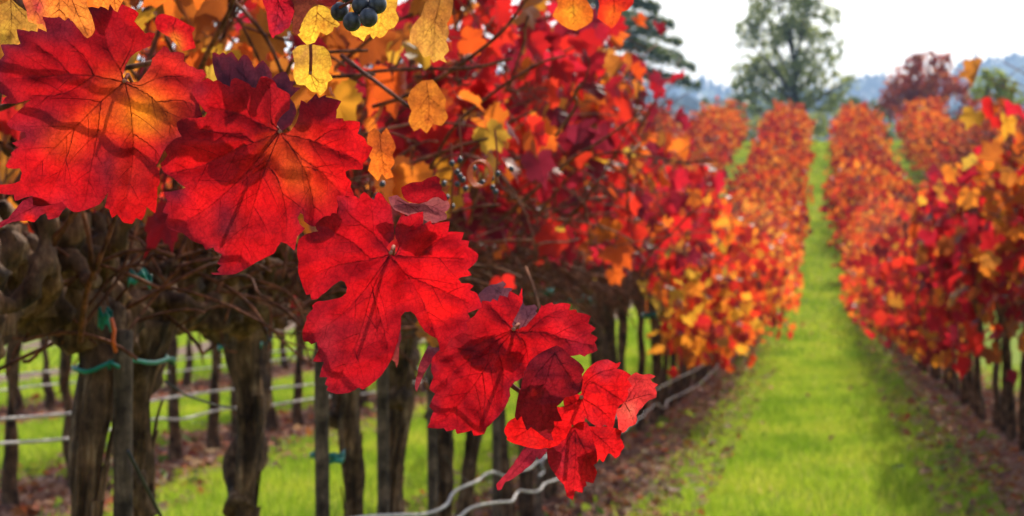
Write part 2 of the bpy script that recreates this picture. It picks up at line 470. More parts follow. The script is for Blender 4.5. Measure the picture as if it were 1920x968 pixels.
def leaf_template(seed, nout=44, rings=2, curl=1.0, teeth=.07):
    r = np.random.default_rng(seed)
    th = np.linspace(-PI, PI, nout, endpoint=False) + PI / nout
    jit = r.uniform(.9, 1.1, 6)
    rad = np.array([leaf_radius(t, r) for t in th])
    rad *= 1 + teeth * np.where(np.arange(nout) % 2 == 0, 1, -1) * (rad > .3) + r.normal(0, .02, nout)
    rad *= np.where(th > 0, jit[0], jit[1])
    V = [(0, 0, 0)]
    F = []
    fr = [(k + 1) / rings for k in range(rings)]
    for f in fr:
        for t, q in zip(th, rad):
            V.append((math.sin(t) * q * f, math.cos(t) * q * f, 0))
    V = np.array(V, float)
    for k in range(nout - 1):
        F.append((0, 1 + k, 2 + k))
    for ri in range(rings - 1):
        o = 1 + ri * nout
        for k in range(nout - 1):
            F.append((o + k, o + nout + k, o + nout + k + 1)); F.append((o + k, o + nout + k + 1, o + k + 1))
    x, y = V[:, 0], V[:, 1]
    rr = np.hypot(x, y); tt = np.arctan2(x, y)
    c1, c2, c3 = r.uniform(-.25, .55) * curl, r.uniform(-.15, .45) * curl, r.uniform(.02, .12) * curl
    V[:, 2] = c1 * np.abs(x) ** 1.4 - c2 * y * rr + c3 * np.sin(5 * tt + r.uniform(0, 6)) * rr ** 1.5 + .06 * np.sin(3 * x + r.uniform(0, 6))
    if r.random() < .35:                        # one side rolled up
        s = r.choice((-1, 1)); k = np.clip(s * x - .25, 0, None)
        V[:, 2] += k * 1.4; V[:, 0] -= s * k * .6
    return V, np.array(F)

HI = [leaf_template(100 + i, 40, 2, 1.7) for i in range(10)]
MID = [leaf_template(200 + i, 17, 1, 1.0, .1) for i in range(8)]
LOW = [leaf_template(300 + i, 9, 1, 1.0, 0.06) for i in range(6)]

def leaf_frames(n, r, side=0.0, droop=.75):
    """random leaf orientations: columns x, y(tip), z(normal)"""
    yv = np.column_stack((r.normal(side * .45, .5, n), r.normal(0, .5, n), -droop + r.normal(0, .45, n)))
    yv /= np.linalg.norm(yv, axis=1)[:, None]
    nv = np.column_stack((r.normal(side * .5, .6, n), r.normal(-.35, .75, n), r.normal(.35, .45, n)))
    nv -= yv * np.sum(nv * yv, 1)[:, None]
    nv /= np.linalg.norm(nv, axis=1)[:, None] + 1e-9
    xv = np.cross(yv, nv)
    return np.stack((xv, yv, nv), 2)

def scatter(templates, P, R, size, r):
    """many leaves as one vertex/triangle array"""
    Vs, Fs = [], []; off = 0
    pick = r.integers(0, len(templates), len(P))
    for t, (V, F) in enumerate(templates):
        k = np.where(pick == t)[0]
        if not len(k): continue
        W = np.einsum('nij,vj->nvi', R[k], V) * size[k][:, None, None] + P[k][:, None, :]
        Vs.append(W.reshape(-1, 3))
        Fs.append((F[None] + (np.arange(len(k)) * len(V))[:, None, None] + off).reshape(-1, 3))
        off += len(k) * len(V)
    return np.concatenate(Vs), np.concatenate(Fs)

# petiole stub added to the individual leaves
def leaf_mesh(name, V, F, mat):
    mb = MB(); mb.add(V, F, 0)
    mb.tube([(0, 0, 0), (0, -.25, .10), (0, -.55, .28), (.03, -.8, .52)], (.022, .02, .02, .026), 4, 1, cap=False)
    return mb.mesh(name, [mat, M['petiole']])
LEAF_MESH = {}
for key in ('leaf_red', 'leaf_crimson', 'leaf_orange', 'leaf_yellow', 'leaf_brown'):
    LEAF_MESH[key] = [leaf_mesh('leaf', V, F, M[key]) for V, F in HI]

# ------------------------------------------------------------------ vines
def trunk_disp(seed, amp=.26, ridges=9, lumps=.6):
    r = np.random.default_rng(seed)
    ph = r.uniform(0, 6.28, 12)
    def d(ang, t):
        tw = 1.6 * t * (ph[8] - 3)
        a = ang + tw * .25
        out = amp * .7 * np.abs(np.sin(a * ridges / 2 + ph[0] + 2.0 * np.sin(t * 9 + ph[1])))
        out += amp * .35 * np.sin(a * (ridges + 4) + ph[2] + 3 * np.sin(t * 13 + ph[3]))
        out += lumps * .5 * np.sin(2 * a + ph[4] + 5 * t) * np.sin(t * 11 + ph[5])
        out += lumps * .4 * np.sin(t * 24 + ph[6] + np.sin(a + ph[7]) * 1.5)
        return out
    return d

def bez(p0, p1, p2, p3, n):
    t = np.linspace(0, 1, n)[:, None]
    p0, p1, p2, p3 = map(np.array, (p0, p1, p2, p3))
    return (1 - t) ** 3 * p0 + 3 * (1 - t) ** 2 * t * p1 + 3 * (1 - t) * t ** 2 * p2 + t ** 3 * p3

def trunk_mesh(seed, base, head, r0, r1, segs=26, n=70):
    r = np.random.default_rng(seed)
    base, head = np.array(base, float), np.array(head, float)
    j1 = np.append(r.normal(0, .06, 2), 0); j2 = np.append(r.normal(0, .075, 2), 0)
    path = bez(base - (0, 0, .08), base + (head - base) * .35 + j1, base + (head - base) * .7 + j2, head, n)
    t = np.linspace(0, 1, n)
    rad = r0 + (r1 - r0) * t - .22 * r0 * np.exp(-((t - .45) / .2) ** 2) + .35 * r0 * np.exp(-t * 14) + .9 * r1 * np.exp(-((t - 1) / .16) ** 2)
    mb = MB(); mb.tube(path, rad, segs, disp=trunk_disp(seed + 1))
    if segs > 14:                                   # shaggy strips of old bark
        for k in range(34):
            i0 = int(r.integers(3, n - 26)); L = int(r.integers(10, 24)); a = r.uniform(0, 6.28)
            pts = []
            for q in range(L):
                i = i0 + q
                lift = 1.10 + .38 * (q / L) ** 3
                aa = a + .015 * q
                pts.append(path[i] + np.array((math.cos(aa), math.sin(aa), 0)) * rad[i] * lift)
            pts = np.array(pts); wv = np.array((-math.sin(a), math.cos(a), 0)) * r.uniform(.005, .012)
            nrm = np.array((math.cos(a), math.sin(a), 0)) * .0025
            V = np.concatenate((pts - wv, pts + nrm, pts + wv, pts - nrm))
            F = []
            for q in range(L - 1):
                for c in range(4):
                    d = (c + 1) % 4
                    F.append((c * L + q, c * L + q + 1, d * L + q + 1, d * L + q))
            mb.add(V, F)
    return mb.mesh('trunk', [M['bark']])

def arm_mesh(seed, head, sign, length=.46, rad=.034, segs=18, n=46, knobs=9):
    """one gnarled cordon arm with its crooked spurs"""
    r = np.random.default_rng(seed)
    head = np.array(head, float)
    path = bez(head - (0, 0, .05), head + (r.normal(0, .03), sign * length * .3, .07), head + (r.normal(0, .05), sign * length * .7, .01 + r.normal(0, .03)),
               head + (r.normal(0, .04), sign * length, .05 + r.normal(0, .03)), n)
    t = np.linspace(0, 1, n)
    w = np.sin(t * PI)[:, None]
    path = path + w * np.column_stack((.022 * np.sin(t * 15 + r.uniform(0, 6)), np.zeros(n), .020 * np.sin(t * 19 + r.uniform(0, 6))))
    kn = sum(np.exp(-((t - c) / .028) ** 2) * r.uniform(.15, .6) for c in r.uniform(.05, .98, 7))
    mb = MB()
    mb.tube(path, rad * (1.1 - .4 * t) * (.85 + kn), segs, disp=trunk_disp(seed, .34, 7, .6))
    spurs = []
    for k in range(knobs):
        i = int((k + r.uniform(.2, .9)) / knobs * (n - 1))
        a = r.normal(0, 1.0)
        d = np.array((math.sin(a), r.normal(0, .5), abs(math.cos(a)) * r.choice((1, 1, 1, .2)))); d /= np.linalg.norm(d)
        L = r.uniform(.07, .24); m = 16
        pth = [path[i]]; dd = d.copy()
        for q in range(m - 1):
            dd = dd + r.normal(0, .28, 3) + np.array((0, 0, .06)); dd /= np.linalg.norm(dd)
            pth.append(pth[-1] + dd * L / (m - 1))
        pth = np.array(pth)
        tt = np.linspace(0, 1, m)
        kb = sum(np.exp(-((tt - c) / .07) ** 2) * r.uniform(.2, .8) for c in (r.uniform(.2, .5), r.uniform(.5, .8), .97))
        rr = r.uniform(.010, .019)
        mb.tube(pth, rr * (1.25 - .5 * tt) * (.85 + kb), 10, disp=trunk_disp(seed + k * 7, .3, 5, .5))
        spurs.append((pth[-1], dd))
        if r.random() < .16:                         # an old pruning stub with its cut face
            a = r.uniform(0, 6.28)
            d2 = np.array((math.cos(a) * .9, r.normal(0, .5), r.uniform(-.5, .5))); d2 /= np.linalg.norm(d2)
            q2 = path[i] + d2 * np.linspace(0, rad + r.uniform(.02, .04), 5)[:, None]
            mb.tube(q2, (.02, .018, .016, .018, .0175), 10)
            e = q2[-1] + d2 * .002
            u = np.cross(d2, (0, 0, 1)); u /= np.linalg.norm(u); w2 = np.cross(d2, u)
            an = np.arange(10) * 2 * PI / 10
            mb.add(e + np.outer(np.cos(an) * .0155, u) + np.outer(np.sin(an) * .0155, w2), [tuple(range(10))], 1)
    return mb.mesh('cordon_arm', [M['cordon'], M['cut_wood']]), spurs

def cane_path(r, start, d, L, n=16, side=0, grav=.9):
    p = np.array(start, float); d = np.array(d, float); d /= np.linalg.norm(d)
    out = [p.copy()]
    st = L / (n - 1)
    for i in range(n - 1):
        f = i / (n - 1)
        d = d + np.array((side * .10 + r.normal(0, .07), r.normal(0, .09), -grav * .22 * f ** 1.2))
        d /= np.linalg.norm(d)
        p = p + d * st
        out.append(p.copy())
    return np.array(out)

def cane_mesh(path, r0=.0045, segs=6):
    n = len(path); t = np.linspace(0, 1, n)
    mb = MB(); mb.tube(path, r0 * (1.15 - .55 * t), segs)
    return mb.mesh('cane', [M['cane']])

def choose(r, weights):
    ks = list(weights); w = np.array([weights[k] for k in ks], float)
    return ks[int(r.choice(len(ks), p=w / w.sum()))]

leaf_count = 0
def near_vine(x, y, seed, label, group, weights, nleaf, zlo, zhi, trunks=1, r0=.040, overhang=.62, head_h=1.10, detail=True, leafsize=.060, twigs=60, bare=4, skirt=None):
    """a vine whose leaves are separate parts"""
    global leaf_count
    r = np.random.default_rng(seed)
    g = float(gz(y))
    root = thing('grape_vine', label, 'grapevine', (x, y, g), group)
    head = np.array((r.normal(0, .015), r.normal(0, .03), head_h + r.normal(0, .02)))
    segs, n = (28, 80) if detail else (16, 40)
    if trunks == 2:
        obj('trunk', trunk_mesh(seed * 11, (-.02, -.19, 0), head + (0, -.10, .02), r0, r0 * .9, segs, n), root)
        obj('trunk', trunk_mesh(seed * 13, (.03, .26, 0), head + (0, .16, 0), r0 * 1.2, r0 * 1.05, segs, n), root)
    else:
        obj('trunk', trunk_mesh(seed * 11, (r.normal(0, .02), r.normal(0, .03), 0), head, r0, r0 * .8, segs, n), root)
    if detail and y > 3.6:                             # crooked side arm forking off the trunk
        fs = 1; z0 = r.uniform(.72, .86); n2 = 30; t2 = np.linspace(0, 1, n2)
        if trunks == 2: fs = 1
        fp = bez((0, fs * (.16 if trunks == 2 else .0), z0 - .05), (r.normal(0, .03), fs * .14, z0 + .10), (r.normal(0, .04), fs * .22, head_h - .12), (r.normal(0, .04), fs * r.uniform(.30, .42), head_h + .05), n2)
        mb = MB(); mb.tube(fp, .024 * (1.15 - .3 * t2), 18, disp=trunk_disp(seed * 23, .3, 7, .8)); mb.build('branch', [M['bark']], root)
    spurs = []
    for sgn in (-1, 1):
        am, sp = arm_mesh(seed * 17 + sgn, head, sgn, SP * .53, .036 if detail else .034, 18 if detail else 12, 60 if detail else 30, 9 if detail else 5)
        obj('cordon_arm', am, root); spurs += sp
        if detail:                                    # older arm lying above it
            am, sp = arm_mesh(seed * 19 + sgn, head + (r.normal(0, .05), sgn * .02, .085), sgn, SP * .5, .026, 14, 50, 8)
            obj('cordon_arm', am, root); spurs += sp
    nodes = []
    aisle = -math.copysign(1, x)
    for k, (sp, d) in enumerate(spurs):
        for q in range(1 if r.random() < .5 else 0) if detail else range(2):
            side = aisle * abs(r.normal(.5, .5)) if r.random() < .62 else -aisle * abs(r.normal(.3, .4))
            dd = d * .6 + np.array((side * .35, r.normal(0, .4), 1.0))
            pth = cane_path(r, sp, dd, r.uniform(.75, 1.35), 18, side * .9, r.uniform(.3, 1.1))
            keep = max(6, int(np.argmax(np.abs(pth[:, 0]) > .58)) if (np.abs(pth[:, 0]) > .58).any() else 18)
            pth = pth[:keep]
            obj('cane', cane_mesh(pth, r.uniform(.0036, .0052)), root)
            nodes += [(p, pth[min(i + 1, len(pth) - 1)] - pth[i - 1], side) for i, p in enumerate(pth) if i > 2]
    for k in range(bare):                            # bare and broken canes in the shade under the canopy
        sp, d = spurs[int(r.integers(len(spurs)))]
        s = r.choice((-1, 1))
        pth = cane_path(r, sp, (s * r.uniform(.2, 1), r.normal(0, .9), r.uniform(-.1, .7)), r.uniform(.15, .35) if y < 6 else r.uniform(.3, .7), 14, s * .5, 1.6)
        obj('cane', cane_mesh(pth, r.uniform(.003, .0045)), root)
    if twigs:
        mb = MB()
        for k in range(twigs):                       # thin bare twigs tangled over the cordon
            y0 = r.uniform(-.43, .43); s = r.choice((-1, 1))
            pth = cane_path(r, head + (r.normal(0, .06), y0, r.uniform(-.04, .14)), (s * r.uniform(.1, .9), r.normal(0, .14), r.uniform(-.3, 1.1)), r.uniform(.12, .34), 9, s * .8, 1.6)
            pth = pth + np.outer(np.sin(np.linspace(0, r.uniform(2, 6), 9)), r.normal(0, .03, 3))
            mb.tube(pth, r.uniform(.0018, .0040), 4)
        for k in range(70 if y < 5 else 130):                          # thin laterals and tendrils inside the canopy
            c0 = np.array((r.normal(0, .28), r.uniform(-.43, .43), r.uniform(1.2, 1.75) if k % 3 else r.uniform(1.3, 2.05)))
            pth = cane_path(r, c0, r.normal(size=3), r.uniform(.12, .45), 8, 0, .6)
            pth = pth + np.outer(np.sin(np.linspace(0, r.uniform(2, 7), 8)), r.normal(0, .014, 3))
            mb.tube(pth, r.uniform(.0014, .0032), 4)
        mb.build('twigs', [M['cane']], root)['kind'] = 'stuff'
    idx = [i for i, (p, d, s) in enumerate(nodes) if zlo - .25 < p[2] < zhi + .15]
    made = 0; tries = 0
    while made < nleaf and tries < nleaf * 6 and idx:
        tries += 1
        p, d, s = nodes[idx[int(r.integers(len(idx)))]]
        s = s if s else r.choice((-1, 1))
        off = np.array((np.sign(s) * abs(r.normal(.06, .10)), r.normal(0, .09), r.normal(-.02, .08)))
        q = p + off
        if skirt and q[0] * aisle > .26 and r.random() < .6: q[2] -= r.uniform(0, .5 if x < 0 else .38)
        if 4.6 < y < 11.5 and q[2] < 1.52 and r.random() < .55: continue
        zl = skirt if (skirt and q[0] * aisle > .26) else zlo
        if not (zl - (.26 if r.random() < .3 and y > 4.6 else 0) < q[2] < zhi) or abs(q[0]) > overhang: continue
        Rm = leaf_frames(1, r, np.sign(s) * .8)[0]
        key = choose(r, {'leaf_orange': 3, 'leaf_yellow': 3.4, 'leaf_red': 1}) if (skirt and x < 0 and q[2] < 1.12) else choose(r, weights)
        o = obj('leaf', LEAF_MESH[key][int(r.integers(len(HI)))], root)
        sz = leafsize * r.uniform(.6, 1.2)
        mat = Matrix([list(Rm[0]) + [0], list(Rm[1]) + [0], list(Rm[2]) + [0], [0, 0, 0, 1]])
        o.matrix_local = Matrix.Translation(Vector(q)) @ mat @ Matrix.Scale(sz, 4)
        made += 1
    leaf_count += made
    return root

def foliage_mesh(seed, n, mat, templates, zlo, zhi, half, size, hang=.25, ylen=.55, loose=.6, side=0, zbody=1.0):
    r = np.random.default_rng(seed)
    P = []
    while len(P) < n:
        q = r.uniform(-1, 1); yy = r.uniform(-ylen, ylen)
        u = r.uniform(0, 1)
        # crown section: bulged shell, thinner inside
        zz = zlo + (zhi - zlo) * u
        w = half * (.55 + .45 * math.sin(PI * min(1, u * 1.05 + .05))) * (1 + .22 * math.sin(yy * 9 + seed) + .15 * math.sin(zz * 11 + seed * 2))
        xx = math.copysign(abs(q) ** .55, q) * w * (1 + loose * r.normal(0, .22))
        xx = max(-.86, min(.86, xx))
        zz += loose * r.normal(0, .10) + loose * .22 * (r.random() < .12)
        zz -= hang * abs(q) ** 2 * r.random()
        if side and xx * side < .24 and zz < zbody: zz = zbody + (zhi - zbody) * r.random()
        P.append((xx, yy, zz))
    P = np.array(P)
    R = leaf_frames(n, r)
    s = np.sign(P[:, 0])
    R2 = leaf_frames(n, r, 1.0)
    flip = np.array([1, -1])
    sz = size * r.uniform(.6, 1.25, n)
    V, F = scatter(templates, P, R, sz, r)
    return tri_mesh('foliage', V, F, [mat])

def canes_mesh(seed, n, zlo, zhi, half, n_bare=0):
    r = np.random.default_rng(seed); mb = MB()
    for k in range(n):
        y0 = r.uniform(-.43, .43); s = r.choice((-1, 1))
        pth = cane_path(r, (r.normal(0, .03), y0, zlo), (s * r.uniform(0, .6), r.normal(0, .3), 1), r.uniform(.6, 1.1), 9, s * .5, r.uniform(.3, 1.0))
        mb.tube(pth, .0046, 4)
    for k in range(n_bare):
        y0 = r.uniform(-.43, .43); s = r.choice((-1, 1))
        pth = cane_path(r, (r.normal(0, .03), y0, zlo), (s * r.uniform(.1, .8), r.normal(0, .15), r.uniform(-.2, 1.0)), r.uniform(.15, .42), 8, s * .5, 1.5)
        pth = pth + np.outer(np.sin(np.linspace(0, r.uniform(2, 6), 8)), r.normal(0, .03, 3))
        mb.tube(pth, .0034, 4)
    return mb.mesh('canes', [M['cane']])

def proto_vine(seed, mat, nleaf, templates, zlo, zhi, half, size, hang, head_h=1.0, ncane=12, nbare=6, r0=.028, segs=14, side=0):
    """meshes for one kind of farther vine"""
    r = np.random.default_rng(seed)
    head = np.array((0, 0, head_h))
    parts = [('trunk', trunk_mesh(seed * 5, (r.normal(0, .03), r.normal(0, .04), 0), head, r0, r0 * .8, segs, 30), None)]
    for s in (-1, 1):
        parts.append(('cordon_arm', arm_mesh(seed * 9 + s, head, s, SP * .53, .034, 10, 22, 4)[0], None))
    parts.append(('canes', canes_mesh(seed * 3, ncane, head_h + .04, zhi, half, nbare), 'stuff'))
    parts.append(('foliage', foliage_mesh(seed * 7, nleaf, mat, templates, zlo, zhi, half, size, hang, side=side), 'stuff'))
    return parts

def plant(parts, x, y, rz, label, group, vary=False):
    o = thing('grape_vine', label, 'grapevine', (x, y, float(gz(y))), group, rz)
    if vary: o.scale = (rng.uniform(.82, 1.18), rng.uniform(.9, 1.25), rng.uniform(.84, 1.16))
    for nm, me, kd in parts:
        c = obj(nm, me, o)
        if kd: c['kind'] = kd
    return o

# ---- left row, nearest vines: placed where their trunks stand in the photograph
G1 = 'vines of the nearest row left of the grass aisle'
left_px = [(None, 2.55), (None, 3.32), (228, None), (440, None), (640, None), (742, None), (820, None), (885, None), (945, None), (1000, None), (1047, None), (1088, None), (1124, None), (1156, None)]
W_a = {'leaf_orange': 4.2, 'leaf_yellow': 1.7, 'leaf_brown': 3.6, 'leaf_red': 1.6, 'leaf_crimson': 1.0}
W_b = {'leaf_orange': 3.0, 'leaf_yellow': .4, 'leaf_brown': 2.4, 'leaf_red': 3.2, 'leaf_crimson': 1.8}
W_c = {'leaf_orange': 1.35, 'leaf_yellow': .15, 'leaf_brown': .8, 'leaf_red': 5.0, 'leaf_crimson': 3.4}
L_labels = [
    'vine at the left picture edge whose orange leaves fill the top left corner',
    'vine with low knobbly cordon arm reaching in from the left edge',
    'thick twin-trunked vine with peeling bark behind the nearest square stake',
    'single dark trunk vine with flaking bark, right of the twin-trunked vine',
    'vine behind the stake with the hanging green tie',
    'broad rough trunk vine below the third large red leaf',
    'slim trunk vine just left of the fourth large red leaf',
    'vine with dark trunk under the bottom edge of the fourth large red leaf',
    'thin trunk vine seen against grass right of the fourth red leaf',
    'vine whose trunk stands behind the small folded red leaf tip',
    'vine whose trunk rises behind the lowest red leaf of the shoot',
    'vine directly right of the lowest pointed red leaf',
    'vine behind the small rightmost red leaf of the shoot',
    'vine where the pale hose reappears right of the red shoot']
last_y = 0; LV = []
for k, (px, yy) in enumerate(left_px):
    y = yy if yy else y_on_row(px, -ROW)
    W = W_a if y < 4.3 else (W_b if y < 5.6 else W_c)
    zlo = 1.33 if y < 4 else (1.26 if y < 9 else 1.18)
    n = 150 if y < 4 else (200 if y < 5 else 250)
    root_ = near_vine(-ROW, y, 40 + k, L_labels[k], G1, W, n, zlo, 2.06 if y < 6 else (2.16 if y < 10 else (2.06 if y < 11 else 1.85)), trunks=2 if k == 2 else 1,
              r0=(.025 if k == 2 else .025) if y < 6 else (.036 if k == 5 else .030), overhang=.62 if y < 9 else .7, skirt=.68 if y > 12.2 else None, head_h=1.13 if y < 6 else (1.08 if y < 9 else 1.03), detail=y < 9.5, bare=0 if y < 3.6 else 6, twigs=0 if y < 3.6 else (50 if y < 5.2 else 110))
    LV.append(root_)
    last_y = y
LEFT_END = last_y

def front_cane(v, pts, d, rad, mat='cane'):
    P = smooth_line(pts, 6); n = len(P)
    dd = np.interp(np.linspace(0, 1, n), np.linspace(0, 1, len(d)), d)
    W = at_depth(P[:, 0], P[:, 1], dd) - np.array(LV[v].location)
    mb = MB(); t = np.linspace(0, 1, n); mb.tube(W, rad * (1.1 - .5 * t) * (1 + .25 * (np.abs(np.sin(t * 5 * PI)) > .97)), 6)
    mb.build('cane', [M[mat]], LV[v])
front_cane(5, [(930, 420), (985, 372), (1070, 300), (1130, 262), (1200, 214)], (6.6, 6.0, 5.6), .0042)
front_cane(6, [(1010, 400), (1080, 318), (1150, 285), (1270, 303), (1345, 300)], (7.2, 6.8, 6.6), .0040)
front_cane(6, [(1060, 420), (1120, 345), (1185, 230), (1200, 150)], (7.6, 7.0, 6.8), .0036)
front_cane(7, [(1180, 420), (1176, 330), (1195, 250), (1240, 170)], (8.4, 8.0, 7.6), .0042)
front_cane(5, [(800, 330), (850, 240), (930, 170), (1010, 120), (1060, 105)], (5.6, 5.0, 4.8), .0038)
front_cane(4, [(700, 200), (760, 180), (850, 130), (940, 60), (1000, -20)], (4.6, 4.3, 4.2), .0040)
front_cane(3, [(600, 250), (660, 150), (760, 130), (880, 128), (960, 110)], (4.4, 4.0, 3.8), .0036)
front_cane(3, [(640, 105), (700, 150), (760, 195), (800, 225)], (3.4, 3.3, 3.3), .0030, 'shoot')
front_cane(2, [(330, 260), (380, 120), (430, 20), (450, -40)], (3.6, 3.3, 3.2), .0042)
front_cane(2, [(520, 240), (545, 120), (600, 100), (690, 95)], (3.6, 3.4, 3.4), .0034)
front_cane(1, [(-20, 95), (20, 50), (62, 5), (90, -40)], (2.6, 2.5, 2.4), .0052)
front_cane(1, [(15, 24), (30, 20), (38, 30), (36, 42)], (2.5, 2.5, 2.5), .0016)
front_cane(2, [(150, 640), (165, 540), (205, 440), (240, 330)], (3.9, 3.7, 3.6), .0050)
front_cane(2, [(55, 560), (75, 480), (130, 410), (150, 330)], (3.6, 3.5, 3.4), .0046)
front_cane(3, [(880, 420), (905, 330), (960, 300), (1040, 290)], (5.8, 5.6, 5.4), .0034)

# ---- right row, nearest vines in view
G2 = 'vines of the row right of the grass aisle'
W_r1 = {'leaf_orange': 3.2, 'leaf_yellow': .8, 'leaf_brown': 2.2, 'leaf_red': 2.6, 'leaf_crimson': 1.8}
W_r2 = {'leaf_orange': 1.3, 'leaf_yellow': .45, 'leaf_brown': .9, 'leaf_red': 3.9, 'leaf_crimson': 3.6}
R_labels = ['orange and red vine at the right edge, its tall shoots against the far hills',
            'vine at right edge with drooping copper leaf below its canopy',
            'deep red vine beside the right edge with dark trunk in shade',
            'crimson-leaved vine left of the right edge trunks',
            'crimson vine over the leaf litter at lower right',
            'vine with yellow leaves low down at right of the aisle',
            'vine with a bright red low clump right of the aisle',
            'vine with purple-red crown just beyond the bright red low clump']
yr = 10.3
for k in range(8):
    near_vine(ROW, yr, 90 + k, R_labels[k], G2, W_r1 if k < 2 else W_r2, 280, .95, 2.0 if k < 1 else 1.70, overhang=.64, head_h=1.0, detail=False, bare=4, leafsize=.074, r0=.027, skirt=.55)
    yr += SP + .02
RIGHT_END = yr

# ---- farther vines: five kinds of meshes, copied
mid_red = [proto_vine(400 + i, M['foliage_red'], 330, MID, .62, 1.74, .66, .066, .22, 1.0, 12, 26, side=1) for i in range(4)]
for q_ in mid_red[:2]:
    q_.append(('foliage', foliage_mesh(4441 + len(q_[0][0]), 120, M['foliage_gold'], MID, .62, 1.12, .68, .066, .15, side=1, zbody=1.0), 'stuff'))
mid_cr = [proto_vine(415 + i, M['foliage_crimson'], 330, MID, .58, 1.72, .66, .068, .22, 1.0, 12, 20, side=-1) for i in range(4)]
for q_ in mid_cr[:2]:
    q_.append(('foliage', foliage_mesh(4451, 70, M['foliage_gold'], MID, .55, 1.1, .68, .066, .15, side=-1, zbody=1.0), 'stuff'))
mid_or = [proto_vine(430 + i, M['foliage_orange'], 330, MID, .52, 1.70, .72, .066, .32, 1.0, 12, 10) for i in range(4)]
back = [proto_vine(460 + i, M['foliage_red'], 170, MID, 1.15, 1.95, .5, .066, .1, 1.0, 10, 4, .034) for i in range(3)]
slope = [proto_vine(480 + i, M[('foliage_slope', 'foliage_slope_red', 'foliage_slope', 'foliage_slope_gold', 'foliage_slope_red', 'foliage_slope')[i]], 230, LOW, .42, 1.5 + .14 * (i % 3 - 1), .82, .090, .22, .85, 5, 0, .034, 6) for i in range(6)]
slope_far = [proto_vine(520 + i, M[('foliage_slope', 'foliage_slope_red', 'foliage_slope', 'foliage_slope_gold', 'foliage_slope_red', 'foliage_slope')[i]], 200, LOW, .42, 1.5 + .14 * (i % 3 - 1), .70, .090, .22, .85, 5, 0, .034, 6) for i in range(6)]
rng = np.random.default_rng(5)
total = 22
def row(x, y0, y1, protos, label, group, jx=.03, turn=True):
    global total
    y = y0; k = 0
    while y < y1:
        plant(protos[int(rng.integers(len(protos)))], x + rng.normal(0, jx), y, PI * int(rng.integers(2)) * turn + rng.normal(0, .05), label, group, jx > .04)
        y += SP + rng.normal(0, .02) + (rng.uniform(.2, .5) if jx > .04 and rng.random() < .1 else 0); total += 1
    return y
ya = row(-ROW, LEFT_END + SP, 27, mid_red, 'red and orange vine in the blurred middle stretch of the left row, above the hose', 'middle vines of the left row', turn=False)
yb = row(-ROW, ya, 47, mid_or, 'orange vine low in the dip at the far stretch of the left row', 'vines in the dip of the left row')
yc = row(ROW, RIGHT_END, 28, mid_cr, 'crimson vine in the blurred middle stretch of the right row', 'middle vines of the right row', turn=False)
yd = row(ROW, yc, 47, mid_or, 'orange vine low in the dip of the right row', 'vines in the dip of the right row')
row(-3 * ROW, 9.9, 34, back, 'vine of the second row left, trunk seen through the gaps of the nearest row', 'vines of the second row on the left')
row(-5 * ROW, 17.0, 32, back, 'small vine of the third row left, seen beyond two rows of trunks', 'vines of the third row on the left')
row(3 * ROW, 40, 47, mid_or, 'orange vine in the dip of the second row right', 'vines of the second row on the right')
for x, nm in ((-ROW, 'first row left of the grass strip'), (ROW, 'first row right of the grass strip'), (3 * ROW, 'second row right of the grass strip'), (-3 * ROW, 'second row left of the grass strip')):
    ym = row(x, 47.2, 64, slope, 'rounded orange-red vine on the lower far slope, ' + nm, 'lower slope vines, ' + nm, .11)
    row(x, ym, 77, slope_far, 'small orange-red vine on the upper far slope, ' + nm, 'upper slope vines, ' + nm, .11)
# the farthest vines of the slope: one mass
def far_mass():
    Vs, Fs, Ms, off = [], [], [], 0
    r = np.random.default_rng(77)
    for x in (-5, -3, -1, 1, 3, 5, 7, 9):
        y = 76.5 if abs(x) < 4 else (50 if x > 0 else 62)
        while y < 93:
            pr = int(r.integers(6)); me = (slope if abs(x) > 1 else slope_far)[pr][4][1]
            n = len(me.vertices); co = np.empty(n * 3, np.float32); me.vertices.foreach_get('co', co); co = co.reshape(-1, 3)
            fi = np.empty(len(me.polygons) * 3, np.int32); me.loops.foreach_get('vertex_index', fi)
            s = r.choice((-1, 1))
            co = co * np.array((s, s, r.uniform(.82, 1.14))) + np.array((x * ROW + r.normal(0, .12), y, float(gz(y))))
            Vs.append(co); Fs.append(fi.reshape(-1, 3) + off); off += n; Ms.append(np.full(len(fi) // 3, (0, 1, 0, 2, 1, 0)[pr]))
            y += SP * 1.1
    tag(obj('vine_rows', tri_mesh('vine_rows', np.concatenate(Vs), np.concatenate(Fs), [M['foliage_slope'], M['foliage_slope_red'], M['foliage_slope_gold']], midx=np.concatenate(Ms))), 'farthest orange-red vine rows merging at the top of the slope', 'vine rows', kind='stuff')
far_mass()

# ------------------------------------------------------------------ stakes, ties, hoses
def stake(px, h, w, label, y=None, dx=-.0, tilt=0, square=True):
    y = y if y else y_on_row(px, -ROW + dx)
    g = float(gz(y)); mb = MB()
    r = np.random.default_rng(int(y * 100))
    n = 24; z = np.linspace(-.1, h, n)
    path = np.column_stack((tilt * z + .002 * np.sin(z * 5), np.zeros(n), z))
    mb.tube(path, w / 2 * 1.25, 12, disp=lambda a, t: -.18 + .18 * np.abs(np.cos(2 * (a + .5))) ** .5 + .02 * np.sin(a * 7 + t * 9))
    o = mb.build('stake', [M['wood']])
    o.location = (-ROW + dx, y, g)
    return tag(o, label, 'stake', 'wooden stakes in the left row')
stake(232, 1.13, .028, 'square weathered stake between the twin trunks', dx=.07)
stake(604, 1.10, .030, 'stake with the hanging green tie, left of a dark trunk', dx=.05)
stake(718, 1.12, .028, 'stake pressed against the broad rough trunk under the red leaves', dx=.05)
stake(810, 1.10, .026, 'slender stake below the left edge of the fourth large red leaf', dx=.05)
stake(930, 1.10, .026, 'slender stake left of the folded red leaf tip', dx=.05)
